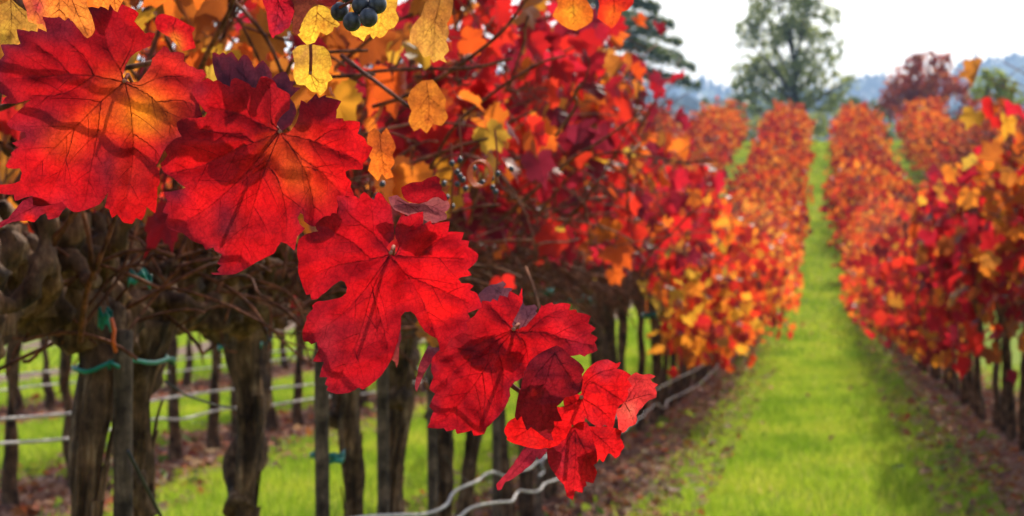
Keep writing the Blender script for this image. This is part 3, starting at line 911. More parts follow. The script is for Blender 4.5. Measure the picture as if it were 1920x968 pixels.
stake(1010, 1.05, .026, 'stake behind the white hose under the lowest leaves', dx=.05)

def tie(px, py, x, rad, hgt, label, tail=0, rx=None):
    c = on_x(np.array(px), np.array(float(py)), x)
    r = np.random.default_rng(int(px)); n = 30
    a = np.linspace(0, 2 * PI, n, endpoint=False)
    rx = rx or rad
    zo = .008 * np.sin(a * 2 + r.uniform(0, 6)) + .005 * np.sin(a * 5)
    ring = lambda k, dz: np.column_stack((np.cos(a) * rad * k, np.sin(a) * rx * k, zo + dz))
    V = np.concatenate((ring(1, -hgt / 2), ring(1.02, hgt / 2), ring(.96, hgt / 2), ring(.96, -hgt / 2)))
    F = []
    for q in range(4):
        for j in range(n):
            F.append((q * n + j, q * n + (j + 1) % n, ((q + 1) % 4) * n + (j + 1) % n, ((q + 1) % 4) * n + j))
    mb = MB(); mb.add(V, F)
    # knot and loose ends
    mb.tube([(rad * .5, -rx * 1.0, 0), (rad * .6, -rx * 1.12, .012), (rad * .72, -rx * 1.0, .002)], .004, 6)
    if tail:
        t = np.linspace(0, 1, 8)
        pth = np.column_stack((-rad * .1 + .006 * np.sin(t * 4), -rx * 1.08 - .004 * t, -t * tail))
        mb.tube(pth, .006, 6)
    o = mb.build('tie_tape', [M['tie']]); o.location = c
    return tag(o, label, 'plant tie', 'green plant ties on the trunks')
tie(235, 677, -ROW + .02, .07, .008, 'green tie strung across the twin trunks and stake', rx=.21)
tie(450, 646, -ROW, .048, .010, 'green tie around the single dark trunk')
tie(614, 858, -ROW + .05, .042, .013, 'green tie with a long end hanging down the stake', tail=.075)
tie(1015, 548, -ROW + .1, .05, .02, 'green tie high in the brown canes, left of a close pair')
tie(1062, 566, -ROW + .1, .05, .018, 'green tie of a close pair in the brown canes, the left one')
tie(1090, 562, -ROW + .12, .05, .024, 'green tie of a close pair in the brown canes, the right one')
tie(1220, 592, -ROW + .1, .06, .03, 'green tie low over the bright gap between dark trunks')
tie(197, 598, -ROW + .06, .012, .02, 'scrap of green tie hanging under the cordon arm of the twin trunks')
tie(262, 522, -ROW + .1, .02, .012, 'green tie on the cordon above the sawn stub')
# orange ribbon hanging beside the stake
c = on_x(np.array([209, 214, 212, 217]), np.array([598., 622., 640., 660.]), -ROW + .10)
mb = MB(); mb.tube(c, .0035, 6)
tag(mb.build('ribbon', [M['flag']]), 'thin orange ribbon hanging by the nearest stake', 'ribbon')

def hose(pts, x, rad, label, wav=.0, group=None):
    pts = np.array(pts, float)
    P = on_x(pts[:, 0], pts[:, 1], x)
    # smooth by Catmull-Rom
    out = []
    Q = np.concatenate(([2 * P[0] - P[1]], P, [2 * P[-1] - P[-2]]))
    for i in range(1, len(Q) - 2):
        for t in np.linspace(0, 1, 10, endpoint=False):
            out.append(.5 * ((2 * Q[i]) + (-Q[i - 1] + Q[i + 1]) * t + (2 * Q[i - 1] - 5 * Q[i] + 4 * Q[i + 1] - Q[i + 2]) * t * t + (-Q[i - 1] + 3 * Q[i] - 3 * Q[i + 1] + Q[i + 2]) * t ** 3))
    out.append(P[-1]); out = np.array(out)
    out[:, 0] += .008 * np.sin(out[:, 1] * 9) * (1 if wav == 0 else wav)
    mb = MB(); mb.tube(out, rad, 8)
    return tag(mb.build('drip_hose', [M['hose']]), label, 'drip hose', group)
HG = 'pale drip hoses along the rows'
hose([(600, 985), (660, 972), (745, 966), (800, 964), (833, 946), (848, 928), (885, 905), (925, 886), (945, 893), (985, 880), (1005, 871), (1020, 858), (1035, 845), (1100, 812), (1160, 778), (1230, 731), (1280, 705), (1310, 690), (1345, 665), (1374, 640), (1390, 622)], -ROW + .10, .0050, 'upper kinked white hose crossing under the red shoot', group=HG)
hose([(700, 1010), (800, 1000), (870, 962), (905, 946), (942, 942), (957, 940), (965, 925), (978, 920), (1002, 922), (1026, 907), (1046, 896), (1090, 868), (1150, 822), (1200, 784), (1229, 759), (1245, 764), (1257, 748), (1280, 738), (1320, 713), (1350, 680), (1372, 650), (1388, 630)], -ROW + .14, .0050, 'lower kinked white hose that meets the upper one at the far end', group=HG)
hose([(1021, 856), (1019, 872), (1022, 884), (1015, 893)], -ROW + .12, .005, 'short white link between the two kinked hoses', group=HG)
hose([(-60, 790), (0, 786), (145, 774), (220, 765), (300, 749), (425, 731), (475, 731), (600, 719), (700, 703), (790, 690), (900, 680)], -3 * ROW + .1, .0075, 'straighter pale hose of the second row, the upper of two', wav=.4, group=HG)
hose([(-60, 838), (0, 832), (145, 820), (285, 787), (340, 786), (420, 767), (480, 764), (600, 746), (695, 737), (790, 715), (900, 700)], -3 * ROW + .1, .0075, 'straighter pale hose of the second row, the lower of two', wav=.4, group=HG)
hose([(-60, 708), (15, 704), (100, 696), (155, 694), (250, 684), (370, 671), (480, 662), (560, 655)], -5 * ROW + .1, .008, 'faint upper hose of the third row behind the twin trunks', wav=.3, group=HG)
hose([(-60, 736), (15, 731), (65, 724), (155, 716), (250, 706), (370, 692), (480, 680), (560, 670)], -5 * ROW + .1, .008, 'faint lower hose of the third row behind the twin trunks', wav=.3, group=HG)
# dark wires
def wire(pts, x, rad, label):
    pts = np.array(pts, float); mb = MB(); mb.tube(on_x(pts[:, 0], pts[:, 1], x), rad, 6)
    tag(mb.build('wire', [M['wire']]), label, 'wire', 'dark trellis wires')
wire([(240, 846), (262, 890), (285, 935), (305, 975), (320, 1000)], -ROW + .1, .0035, 'slanting dark wire running down from the nearest stake')
wire([(310, 715), (350, 742), (405, 760), (440, 765)], -ROW + .06, .0022, 'thin dark wire from the twin trunks to the next trunk')
wire([(835, 855), (850, 880), (880, 905), (905, 940)], -ROW + .05, .0016, 'hair-thin wire looping above the white hose')

# ------------------------------------------------------------------ hero shoot
NP = 0
def in_poly(pts, poly):
    x, y = pts[:, 0], pts[:, 1]; inside = np.zeros(len(pts), bool)
    j = len(poly) - 1
    for i in range(len(poly)):
        xi, yi = poly[i]; xj, yj = poly[j]
        c = ((yi > y) != (yj > y)) & (x < (xj - xi) * (y - yi) / (yj - yi + 1e-12) + xi)
        inside ^= c; j = i
    return inside

def seg_dist(pts, line):
    d = np.full(len(pts), 1e9)
    for a, b in zip(line[:-1], line[1:]):
        a = np.array(a, float); b = np.array(b, float); ab = b - a
        t = np.clip(((pts - a) @ ab) / (ab @ ab + 1e-9), 0, 1)
        d = np.minimum(d, np.linalg.norm(pts - (a + t[:, None] * ab), axis=1))
    return d

def hero_leaf(parent, label, outline, veins, depth, tilt=(0, 0), base=(.80, .012, .018), spots=(), edge=None, bowl=0, ripple=.0022, seed=1, mat='hero', vein_mat='vein', vw=1.5, grid=6.5, side_veins=True, name='leaf', petiole=None, fold=None):
    """outline and veins in photograph pixels, unprojected at the leaf's own distance and curvature"""
    r = np.random.default_rng(seed)
    P = [np.array(p, float) for p in outline]
    q = []
    cen = np.mean(P, 0)
    for a, b in zip(P, P[1:] + P[:1]):                      # fine edge with slightly rounded teeth
        L = np.linalg.norm(b - a); n = max(1, int(L / 4.5))
        nrm = np.array((b[1] - a[1], a[0] - b[0])) / (L + 1e-9)
        if nrm @ ((a + b) / 2 - cen) < 0: nrm = -nrm
        for k in range(n):
            t = k / n
            q.append(a + (b - a) * t + nrm * (math.sin(PI * t) * min(1.0, L * .03) + (r.normal(0, .25) if 0 < k < n else 0)))
    poly = np.array(q)
    mn, mx = poly.min(0), poly.max(0)
    gx, gy = np.meshgrid(np.arange(mn[0], mx[0], grid), np.arange(mn[1], mx[1], grid * .87))
    gx = gx + (np.arange(gx.shape[0]) % 2)[:, None] * grid / 2
    G = np.column_stack((gx.ravel(), gy.ravel())); G += r.normal(0, .5, G.shape)
    G = G[in_poly(G, poly)]
    G = G[seg_dist(G, list(poly) + [poly[0]]) > 2.4]
    pts = np.concatenate((poly, G)); n = len(poly)
    vv, ee, ff, *_ = geometry.delaunay_2d_cdt([Vector(p) for p in pts], [(i, (i + 1) % n) for i in range(n)], [], 1, 1e-4)
    X = np.array([tuple(v) for v in vv]); F = np.array([tuple(f) for f in ff])
    size = max(mx - mn); c0 = (mn + mx) / 2
    lines = [smooth_line(v) for v in veins]
    ripple = ripple * min(1, size / 300)
    def dep(p):
        u = (p - c0) / size
        dv = np.full(len(p), 60.0)
        for l in lines: dv = np.minimum(dv, seg_dist(p, l))
        unit = depth / FPX * size                            # metres across the leaf
        d = depth + unit * (tilt[0] * u[:, 0] + tilt[1] * u[:, 1]) + unit * bowl * (u ** 2).sum(1)
        d += ripple * 1.6 * wob(u * 6, seed + 5, 6, 1.4) + ripple * .9 * wob(u * 14, seed + 6, 5, 1.3)
        d += (.0036 * np.exp(-dv / 8) - .0016) * min(1, size / 260)
        if fold: d += fold(u) * unit
        return d
    V3 = at_depth(X[:, 0], X[:, 1], dep(X))
    o0 = np.mean(V3, 0)
    # orient faces to the camera
    t = F[0]; nn = np.cross(V3[t[1]] - V3[t[0]], V3[t[2]] - V3[t[0]])
    if nn @ Fw > 0: F = F[:, ::-1]
    me = tri_mesh(name, V3 - o0, F, [M[mat]])
    # leaf colour; some spots paint shaded zones into it
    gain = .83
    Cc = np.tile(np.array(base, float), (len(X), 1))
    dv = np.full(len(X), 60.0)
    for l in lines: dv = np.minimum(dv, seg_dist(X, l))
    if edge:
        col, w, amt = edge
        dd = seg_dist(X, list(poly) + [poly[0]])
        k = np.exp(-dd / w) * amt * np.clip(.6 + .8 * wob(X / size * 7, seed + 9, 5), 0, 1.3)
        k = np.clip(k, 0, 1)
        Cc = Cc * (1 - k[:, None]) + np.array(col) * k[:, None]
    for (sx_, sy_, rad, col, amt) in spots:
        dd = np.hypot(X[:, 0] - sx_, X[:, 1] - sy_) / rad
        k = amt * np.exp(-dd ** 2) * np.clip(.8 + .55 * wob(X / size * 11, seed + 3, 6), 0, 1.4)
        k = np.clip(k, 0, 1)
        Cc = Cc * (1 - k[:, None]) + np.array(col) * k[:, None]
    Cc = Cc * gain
    at = me.attributes.new('pigment_shade', 'FLOAT_COLOR', 'POINT')
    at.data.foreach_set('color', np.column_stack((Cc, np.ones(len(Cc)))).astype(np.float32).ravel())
    o = obj(name, me, parent)
    o.location = Vector(o0) - parent.location
    if label: o['label'] = label
    # veins: raised tapering ridges
    if lines:
        mb = MB()
        vw = vw * .62
        allv = [(l, vw) for l in lines]
        if side_veins:
            for l in lines:
                L = np.cumsum(np.concatenate(([0], np.linalg.norm(np.diff(l, axis=0), axis=1))))
                s = r.choice((-1, 1)); d0 = size * .13
                while d0 < L[-1] * .88:
                    i = int(np.searchsorted(L, d0)); i = min(max(i, 1), len(l) - 2)
                    tn = l[i + 1] - l[i - 1]; tn /= np.linalg.norm(tn) + 1e-9
                    a = s * r.uniform(.7, .95)
                    dd = np.array((tn[0] * math.cos(a) - tn[1] * math.sin(a), tn[0] * math.sin(a) + tn[1] * math.cos(a)))
                    ln = min(size * .22, (L[-1] - d0) * .75) * r.uniform(.7, 1.1)
                    tt = np.linspace(0, 1, 6)[:, None]
                    sv = l[i] + dd * ln * tt + tn * ln * .18 * tt ** 2
                    ok = in_poly(sv, poly)
                    if ok[:4].all(): allv.append((sv[:6 if ok.all() else 4], vw * .55))
                    s = -s; d0 += size * r.uniform(.06, .10)
        for l, w in allv:
            tn = np.gradient(l, axis=0); tn /= np.linalg.norm(tn, axis=1)[:, None] + 1e-9
            nm = np.column_stack((-tn[:, 1], tn[:, 0]))
            tp = (1 - .75 * np.linspace(0, 1, len(l)))[:, None] * w
            A, B = l - nm * tp, l + nm * tp
            dA, dB, dC = dep(A), dep(B), dep(l)
            VA = at_depth(A[:, 0], A[:, 1], dA + .0001); VB = at_depth(B[:, 0], B[:, 1], dB + .0001)
            VC = at_depth(l[:, 0], l[:, 1], dC - .0003 - .00035 * tp[:, 0] / vw)
            k = len(l); f = []
            for i in range(k - 1):
                f += [(i, i + 1, k + i + 1, k + i), (k + i, k + i + 1, 2 * k + i + 1, 2 * k + i)]
            mb.add(np.concatenate((VA, VC, VB)) - o0, f)
        mb.build('veins', [M[vein_mat]], o)
    if petiole is not None:
        pp = np.array(petiole, float)
        mb = MB(); dp = dep(pp[:1, :2])[0]
        W = at_depth(pp[:, 0], pp[:, 1], dp + pp[:, 2])
        mb.tube(W - o0, .0014, 8)
        e = W[0] - o0 - Fw * .0004
        mb.tube([e + Fw * .001, e - Fw * .0004, e - Fw * .0012], (.0015, .0016, .0009), 10, 1)
        mb.build('petiole', [M['petiole'], M['petiole_end']], o)
    return o

D0 = 1.74
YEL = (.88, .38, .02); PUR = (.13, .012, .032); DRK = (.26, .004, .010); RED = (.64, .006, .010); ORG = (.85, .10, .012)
shoot = thing('vine_shoot', 'arching vine shoot with a chain of large bright red leaves in sharp focus', 'vine shoot', tuple(at_depth(np.array(150.), np.array(80.), np.array(D0 + .06))))
cane_px = np.array([(-40, -60, .10), (60, 20, .09), (150, 95, .075), (240, 160, .06), (330, 232, .055), (440, 300, .06), (525, 345, .06), (600, 420, .055), (700, 520, .055), (800, 600, .05), (900, 675, .045), (966, 728, .035), (1030, 770, .03), (1085, 800, .025), (1115, 815, .022)])
mb = MB()
W = at_depth(cane_px[:, 0], cane_px[:, 1], D0 + cane_px[:, 2])
Ws = []
for i in range(len(W) - 1):
    for t in np.linspace(0, 1, 5, endpoint=False): Ws.append(W[i] * (1 - t) + W[i + 1] * t)
Ws = np.array(Ws + [W[-1]]); t_ = np.linspace(0, 1, len(Ws))
mb.tube(Ws - np.array(shoot.location), .0030 - .0016 * t_ + .0007 * (np.abs(np.sin(t_ * 8 * PI)) > .985), 8)
mb.build('cane', [M['shoot']], shoot)

A = [(232, 151), (230, 140), (236, 122), (244, 109), (258, 97), (272, 91), (282, 87), (285, 77), (291, 63), (283, 61), (272, 63), (266, 56), (257, 46), (252, 40), (259, 29), (260, 25), (250, 17), (235, 11), (228, 7), (224, 14), (221, 23), (214, 20), (206, 7), (203, 19), (197, 15), (188, 12), (185, 16), (173, 13), (165, 14), (150, 30), (133, 40), (129, 33), (123, 38), (110, 32), (100, 33), (79, 31), (88, 60), (81, 57), (72, 53), (70, 60), (59, 57), (54, 59), (31, 55), (38, 82), (34, 84), (1, 84), (8, 103), (2, 110), (-4, 118), (-10, 140), (-6, 172), (0, 174), (13, 181), (5, 190), (8, 195), (31, 195), (58, 187), (46, 198), (32, 211), (12, 232), (20, 241), (47, 248), (50, 257), (22, 268), (35, 277), (20, 287), (24, 294), (10, 311), (15, 316), (37, 316), (41, 324), (38, 339), (22, 345), (-2, 346), (-8, 355), (0, 363), (26, 365), (28, 377), (45, 371), (61, 367), (62, 385), (82, 387), (103, 382), (116, 378), (134, 396), (144, 398), (171, 390), (187, 383), (203, 361), (203, 350), (197, 332), (199, 308), (206, 300), (210, 310), (206, 330), (204, 352), (200, 372), (196, 389), (205, 393), (210, 409), (220, 402), (232, 418), (248, 420), (255, 409), (265, 413), (271, 404), (275, 388), (291, 400), (294, 379), (295, 352), (300, 343), (298, 322), (293, 311), (298, 302), (306, 284), (316, 272), (337, 261), (347, 252), (362, 240), (380, 222), (374, 200), (370, 182), (364, 166), (375, 155), (387, 141), (380, 130), (370, 131), (361, 125), (355, 124), (344, 115), (346, 101), (334, 97), (320, 99), (314, 89), (307, 86), (297, 97), (285, 110), (283, 122), (272, 138), (260, 153), (245, 156), (234, 155)]
Av = [[(233, 153), (178, 142), (130, 139), (85, 143), (20, 146)], [(232, 155), (190, 190), (140, 240), (95, 285), (48, 335)], [(235, 155), (245, 200), (250, 265), (247, 320), (233, 395)], [(231, 148), (224, 126), (205, 95), (196, 60)], [(226, 130), (246, 90), (256, 55)], [(236, 153), (262, 160), (290, 148), (320, 142), (362, 145)], [(236, 156), (275, 175), (300, 198), (318, 230), (330, 256)], [(176, 142), (160, 108), (122, 72)], [(130, 139), (108, 112), (72, 85)], [(140, 240), (127, 290), (98, 355)], [(190, 190), (183, 250), (170, 320), (160, 380)], [(249, 250), (285, 275), (303, 300)], [(292, 190), (340, 188), (372, 200)], [(175, 143), (120, 175), (60, 178)]]
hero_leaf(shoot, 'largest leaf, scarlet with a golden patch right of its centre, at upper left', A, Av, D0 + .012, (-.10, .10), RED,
          spots=[(275, 200, 46, YEL, .85), (205, 160, 36, ORG, .6), (250, 190, 52, ORG, .6), (320, 130, 60, (.92, .03, .02), .7), (150, 90, 75, DRK, .85), (200, 45, 50, (.30, .008, .018), .85), (80, 120, 45, (.34, .006, .014), .7), (90, 230, 45, PUR, .6), (40, 250, 40, PUR, .5), (115, 60, 35, PUR, .7), (60, 340, 60, (.80, .01, .015), .5), (245, 330, 48, (.45, .02, .015), .6), (190, 350, 30, DRK, .5), (120, 265, 34, ORG, .5), (180, 225, 40, ORG, .45)],  # purple and dark spots at top and left paint in unlit zones
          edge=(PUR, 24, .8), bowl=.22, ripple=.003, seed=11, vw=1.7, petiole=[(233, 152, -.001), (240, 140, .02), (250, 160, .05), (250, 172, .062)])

B = [(525, 248), (519, 240), (519, 231), (528, 218), (543, 205), (544, 190), (543, 177), (527, 167), (520, 164), (516, 154), (508, 148), (500, 144), (489, 144), (480, 165), (472, 164), (466, 157), (441, 146), (434, 150), (431, 163), (420, 158), (407, 150), (400, 153), (389, 146), (375, 155), (360, 165), (362, 176), (370, 191), (377, 199), (388, 212), (384, 219), (370, 222), (355, 221), (341, 223), (331, 230), (334, 244), (341, 256), (327, 261), (314, 273), (309, 280), (314, 291), (308, 300), (300, 307), (303, 316), (307, 323), (325, 334), (348, 352), (340, 355), (307, 360), (314, 377), (305, 398), (316, 402), (309, 420), (320, 430), (341, 436), (361, 452), (380, 459), (386, 469), (400, 464), (402, 470), (416, 477), (407, 494), (414, 498), (407, 507), (411, 511), (395, 511), (398, 515), (436, 515), (448, 511), (464, 502), (482, 491), (498, 483), (514, 475), (521, 462), (527, 454), (537, 457), (545, 464), (552, 470), (556, 450), (558, 443), (566, 436), (572, 428), (562, 420), (558, 408), (563, 400), (568, 402), (570, 415), (585, 425), (620, 420), (650, 395), (664, 366), (657, 351), (659, 341), (649, 331), (648, 322), (657, 317), (680, 318), (681, 312), (680, 307), (689, 297), (699, 277), (689, 271), (686, 263), (680, 256), (670, 251), (675, 238), (675, 229), (655, 226), (645, 227), (643, 222), (630, 222), (631, 206), (640, 190), (627, 186), (611, 182), (611, 178), (598, 184), (593, 175), (585, 184), (575, 194), (564, 188), (561, 202), (561, 212), (556, 229), (545, 245), (534, 250)]
Bv = [[(524, 249), (475, 267), (430, 285), (380, 310), (320, 325)], [(522, 247), (490, 232), (450, 214), (395, 200)], [(523, 244), (509, 225), (508, 180), (505, 155)], [(528, 250), (580, 262), (620, 278), (660, 295), (678, 308)], [(527, 251), (560, 290), (600, 320), (640, 362)], [(524, 252), (500, 310), (480, 370), (466, 420), (448, 495)], [(521, 252), (470, 315), (430, 355), (395, 385), (350, 415)], [(540, 266), (572, 320), (588, 380), (586, 415)], [(475, 267), (450, 250), (370, 246)], [(590, 265), (618, 246), (650, 240)], [(500, 310), (470, 330), (440, 352)], [(505, 312), (525, 345), (538, 405), (536, 440)]]
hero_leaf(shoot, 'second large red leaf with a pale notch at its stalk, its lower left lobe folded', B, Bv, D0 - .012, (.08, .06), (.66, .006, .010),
          spots=[(545, 285, 45, (.80, .09, .012), .6), (555, 330, 30, (.75, .14, .02), .45), (590, 350, 30, (.78, .10, .015), .4), (520, 270, 28, ORG, .4), (450, 190, 70, (.34, .006, .014), .8), (375, 175, 22, PUR, .9), (345, 240, 22, (.30, .01, .02), .8), (320, 280, 20, (.32, .01, .02), .8), (510, 165, 25, (.30, .01, .02), .8), (340, 440, 36, (.26, .02, .04), .7), (330, 360, 26, PUR, .8), (425, 395, 30, PUR, .7), (428, 430, 20, (.22, .03, .05), .7), (480, 450, 55, (.62, .008, .015), .6), (589, 281, 4, (.05, .005, .01), 1), (520, 318, 4, (.2, .005, .01), .8)],  # purple spots at lower left paint the shading of the rolled lobe
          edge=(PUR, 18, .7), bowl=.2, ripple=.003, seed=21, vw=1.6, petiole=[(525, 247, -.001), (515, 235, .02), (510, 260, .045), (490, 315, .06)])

B2 = [(398, 100), (402, 98), (411, 103), (418, 98), (424, 103), (434, 97), (439, 102), (447, 114), (457, 102), (464, 105), (473, 121), (477, 128), (493, 113), (502, 124), (509, 137), (510, 147), (518, 140), (527, 135), (536, 135), (544, 152), (552, 154), (549, 163), (564, 165), (553, 174), (543, 184), (552, 195), (556, 210), (545, 235), (520, 250), (480, 245), (440, 215), (415, 180), (407, 150), (400, 125)]
B2v = [[(488, 230), (478, 190), (460, 150), (454, 110)], [(488, 230), (450, 190), (420, 140), (404, 105)], [(488, 230), (500, 180), (496, 120)], [(490, 230), (520, 185), (540, 145)]]
hero_leaf(shoot, 'purple leaf back showing behind the top of the second red leaf', B2, B2v, D0 + .045, (.1, -.35), (.16, .022, .045), edge=((.5, .01, .03), 3, .5), bowl=-.2, seed=31, mat='hero_pale', vw=1.1)

Cc_ = [(732, 475), (724, 467), (729, 458), (738, 449), (739, 432), (736, 410), (733, 388), (724, 376), (717, 365), (710, 360), (706, 363), (701, 375), (694, 370), (683, 360), (676, 365), (674, 373), (665, 367), (650, 368), (631, 367), (634, 385), (631, 401), (622, 400), (620, 405), (608, 406), (592, 420), (593, 430), (597, 434), (574, 439), (560, 449), (557, 476), (560, 490), (559, 510), (565, 529), (574, 553), (582, 552), (584, 562), (595, 561), (611, 548), (630, 532), (640, 526), (647, 530), (651, 540), (649, 550), (641, 557), (630, 560), (595, 565), (585, 573), (587, 579), (574, 594), (575, 600), (567, 621), (567, 635), (570, 641), (578, 641), (584, 646), (594, 641), (597, 657), (587, 678), (607, 679), (599, 707), (614, 708), (609, 721), (615, 725), (612, 732), (630, 739), (652, 737), (673, 727), (680, 731), (698, 719), (714, 705), (732, 678), (738, 668), (745, 650), (748, 640), (751, 616), (752, 593), (759, 585), (770, 584), (778, 591), (786, 607), (796, 622), (819, 635), (825, 657), (831, 662), (838, 648), (842, 636), (865, 624), (877, 616), (873, 605), (883, 599), (877, 587), (904, 576), (902, 568), (894, 550), (881, 544), (888, 536), (879, 531), (865, 531), (859, 524), (865, 520), (884, 516), (877, 506), (884, 500), (895, 488), (897, 477), (888, 470), (878, 463), (880, 452), (865, 451), (870, 436), (840, 435), (842, 425), (843, 415), (811, 421), (807, 414), (793, 422), (793, 397), (780, 400), (761, 406), (755, 402), (750, 408), (745, 418), (740, 430), (742, 447), (748, 460), (745, 474), (738, 480)]
Cv = [[(732, 476), (700, 438), (660, 405), (638, 378)], [(729, 478), (690, 487), (640, 495), (590, 512)], [(730, 480), (680, 548), (640, 590), (582, 630)], [(731, 481), (700, 540), (670, 640), (628, 722)], [(735, 479), (800, 482), (870, 485)], [(734, 481), (762, 515), (790, 560), (822, 640)], [(762, 515), (820, 540), (880, 568)], [(698, 545), (712, 590), (728, 650)], [(697, 487), (660, 453), (612, 428)], [(742, 478), (758, 445), (785, 408)], [(785, 481), (815, 455), (845, 440)]]
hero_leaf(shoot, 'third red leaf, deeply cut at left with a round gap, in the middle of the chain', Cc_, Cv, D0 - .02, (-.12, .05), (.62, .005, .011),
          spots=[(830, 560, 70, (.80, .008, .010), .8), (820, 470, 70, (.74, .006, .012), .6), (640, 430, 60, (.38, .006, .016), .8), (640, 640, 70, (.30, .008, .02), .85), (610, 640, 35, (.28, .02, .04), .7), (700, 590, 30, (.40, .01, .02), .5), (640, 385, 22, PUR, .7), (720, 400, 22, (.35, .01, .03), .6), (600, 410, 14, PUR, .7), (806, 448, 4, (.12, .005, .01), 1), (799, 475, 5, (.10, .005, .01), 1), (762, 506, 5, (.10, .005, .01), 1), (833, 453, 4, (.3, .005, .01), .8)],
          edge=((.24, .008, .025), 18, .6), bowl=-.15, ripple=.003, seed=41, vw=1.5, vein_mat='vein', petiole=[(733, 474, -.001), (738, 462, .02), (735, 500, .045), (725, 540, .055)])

# curled leaf behind the third one
C2 = [(752, 352), (770, 343), (790, 341), (806, 333), (818, 330), (825, 335), (824, 344), (829, 352), (828, 357), (836, 365), (839, 376), (828, 376), (815, 372), (800, 378), (785, 382), (765, 378), (756, 370)]
hero_leaf(shoot, 'curled leaf whose red upper half stands behind its pink rolled underside', C2, [], D0 + .01, (0, -.5), (.50, .006, .014), seed=51, bowl=.6, side_veins=False)
C3 = [(728, 370), (745, 366), (752, 372), (765, 380), (785, 383), (800, 379), (812, 371), (822, 370), (832, 377), (840, 377), (844, 385), (840, 394), (834, 398), (838, 404), (837, 412), (826, 414), (818, 418), (805, 418), (795, 412), (780, 410), (760, 402), (742, 395), (733, 385)]
hero_leaf(shoot, 'pink underside flap of the curled leaf above the third red leaf', C3, [[(745, 375), (775, 388), (805, 386), (838, 402)], [(768, 386), (790, 402), (805, 412)]], D0 - .004, (-.2, .7), (.46, .10, .12), seed=52, bowl=.5, mat='hero_pale', vein_mat='vein', vw=.9)

Dd = [(963, 618), (960, 608), (973, 583), (980, 568), (979, 553), (979, 539), (976, 548), (973, 555), (966, 551), (956, 546), (952, 558), (937, 554), (933, 565), (924, 560), (920, 566), (904, 564), (899, 578), (890, 592), (875, 604), (862, 625), (842, 636), (832, 652), (820, 660), (811, 671), (808, 695), (813, 707), (805, 729), (816, 739), (810, 750), (805, 762), (813, 771), (807, 785), (806, 792), (801, 802), (832, 803), (837, 809), (854, 805), (857, 814), (884, 807), (888, 817), (908, 814), (913, 802), (927, 788), (946, 766), (957, 742), (956, 728), (965, 716), (985, 705), (1010, 690), (1040, 672), (1070, 668), (1087, 665), (1096, 669), (1101, 665), (1121, 657), (1115, 642), (1121, 634), (1107, 625), (1117, 616), (1103, 607), (1105, 600), (1108, 593), (1094, 588), (1082, 586), (1081, 581), (1067, 582), (1070, 571), (1058, 568), (1050, 568), (1045, 570), (1038, 571), (1035, 567), (1019, 574), (1015, 572), (1009, 586), (1002, 594), (986, 612), (972, 617)]
Dv = [[(962, 620), (930, 660), (890, 720), (850, 768), (822, 795)], [(960, 620), (900, 660), (860, 690), (815, 728)], [(958, 619), (890, 648), (830, 672)], [(966, 620), (1020, 623), (1060, 635), (1112, 648)], [(964, 621), (985, 645), (992, 690)], [(934, 658), (943, 700), (940, 760)], [(960, 616), (935, 590), (918, 570)], [(990, 622), (1018, 596), (1055, 578)], [(905, 700), (910, 745), (905, 800)]]
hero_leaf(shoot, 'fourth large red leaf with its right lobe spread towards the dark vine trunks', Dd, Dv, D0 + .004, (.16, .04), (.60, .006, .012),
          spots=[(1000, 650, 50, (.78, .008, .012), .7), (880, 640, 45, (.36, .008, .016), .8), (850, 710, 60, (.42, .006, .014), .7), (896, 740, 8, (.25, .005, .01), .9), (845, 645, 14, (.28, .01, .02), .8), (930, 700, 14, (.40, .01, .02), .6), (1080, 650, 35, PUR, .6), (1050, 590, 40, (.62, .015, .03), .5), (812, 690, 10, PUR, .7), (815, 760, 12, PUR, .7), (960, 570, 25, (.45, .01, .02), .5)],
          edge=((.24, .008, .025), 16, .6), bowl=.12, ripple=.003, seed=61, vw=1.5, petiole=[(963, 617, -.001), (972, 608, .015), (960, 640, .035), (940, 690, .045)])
D2 = [(895, 555), (904, 545), (913, 538), (921, 534), (930, 533), (937, 530), (943, 527), (949, 533), (944, 540), (961, 541), (957, 549), (965, 556), (980, 562), (982, 572), (992, 573), (1002, 571), (1008, 578), (1004, 584), (1010, 590), (1004, 610), (985, 630), (950, 625), (910, 605), (896, 575)]
hero_leaf(shoot, 'mauve leaf back peeping out behind the top of the fourth red leaf', D2, [[(975, 620), (950, 580), (935, 535)], [(975, 620), (990, 595), (998, 575)]], D0 + .035, (.2, -.4), (.36, .10, .14), bowl=.4, seed=63, mat='hero_pale', vw=.8)

Ee = [(977, 727), (982, 702), (992, 679), (1003, 669), (1023, 657), (1044, 648), (1058, 656), (1069, 668), (1081, 676), (1090, 684), (1096, 694), (1091, 702), (1093, 712), (1089, 735), (1075, 742), (1060, 745), (1055, 752), (1044, 762), (1046, 772), (1054, 789), (1046, 790), (1038, 790), (1040, 799), (1034, 811), (1038, 826), (1025, 824), (1009, 811), (996, 801), (988, 807), (982, 793), (978, 780), (970, 789), (965, 780), (967, 768), (969, 756), (972, 739)]
hero_leaf(shoot, 'dark wine-red leaf hanging in front of the fourth leaf', Ee, [[(1040, 660), (1025, 710), (1015, 760), (1022, 815)], [(1040, 660), (1065, 700), (1085, 730)], [(1038, 664), (1000, 710), (975, 770)]], D0 - .05, (.3, .15), (.27, .008, .018), spots=[(1001, 737, 6, (.9, .02, .02), 1), (1060, 705, 25, (.5, .01, .02), .6), (1020, 680, 30, PUR, .6)], bowl=.35, seed=71, vw=1.0)

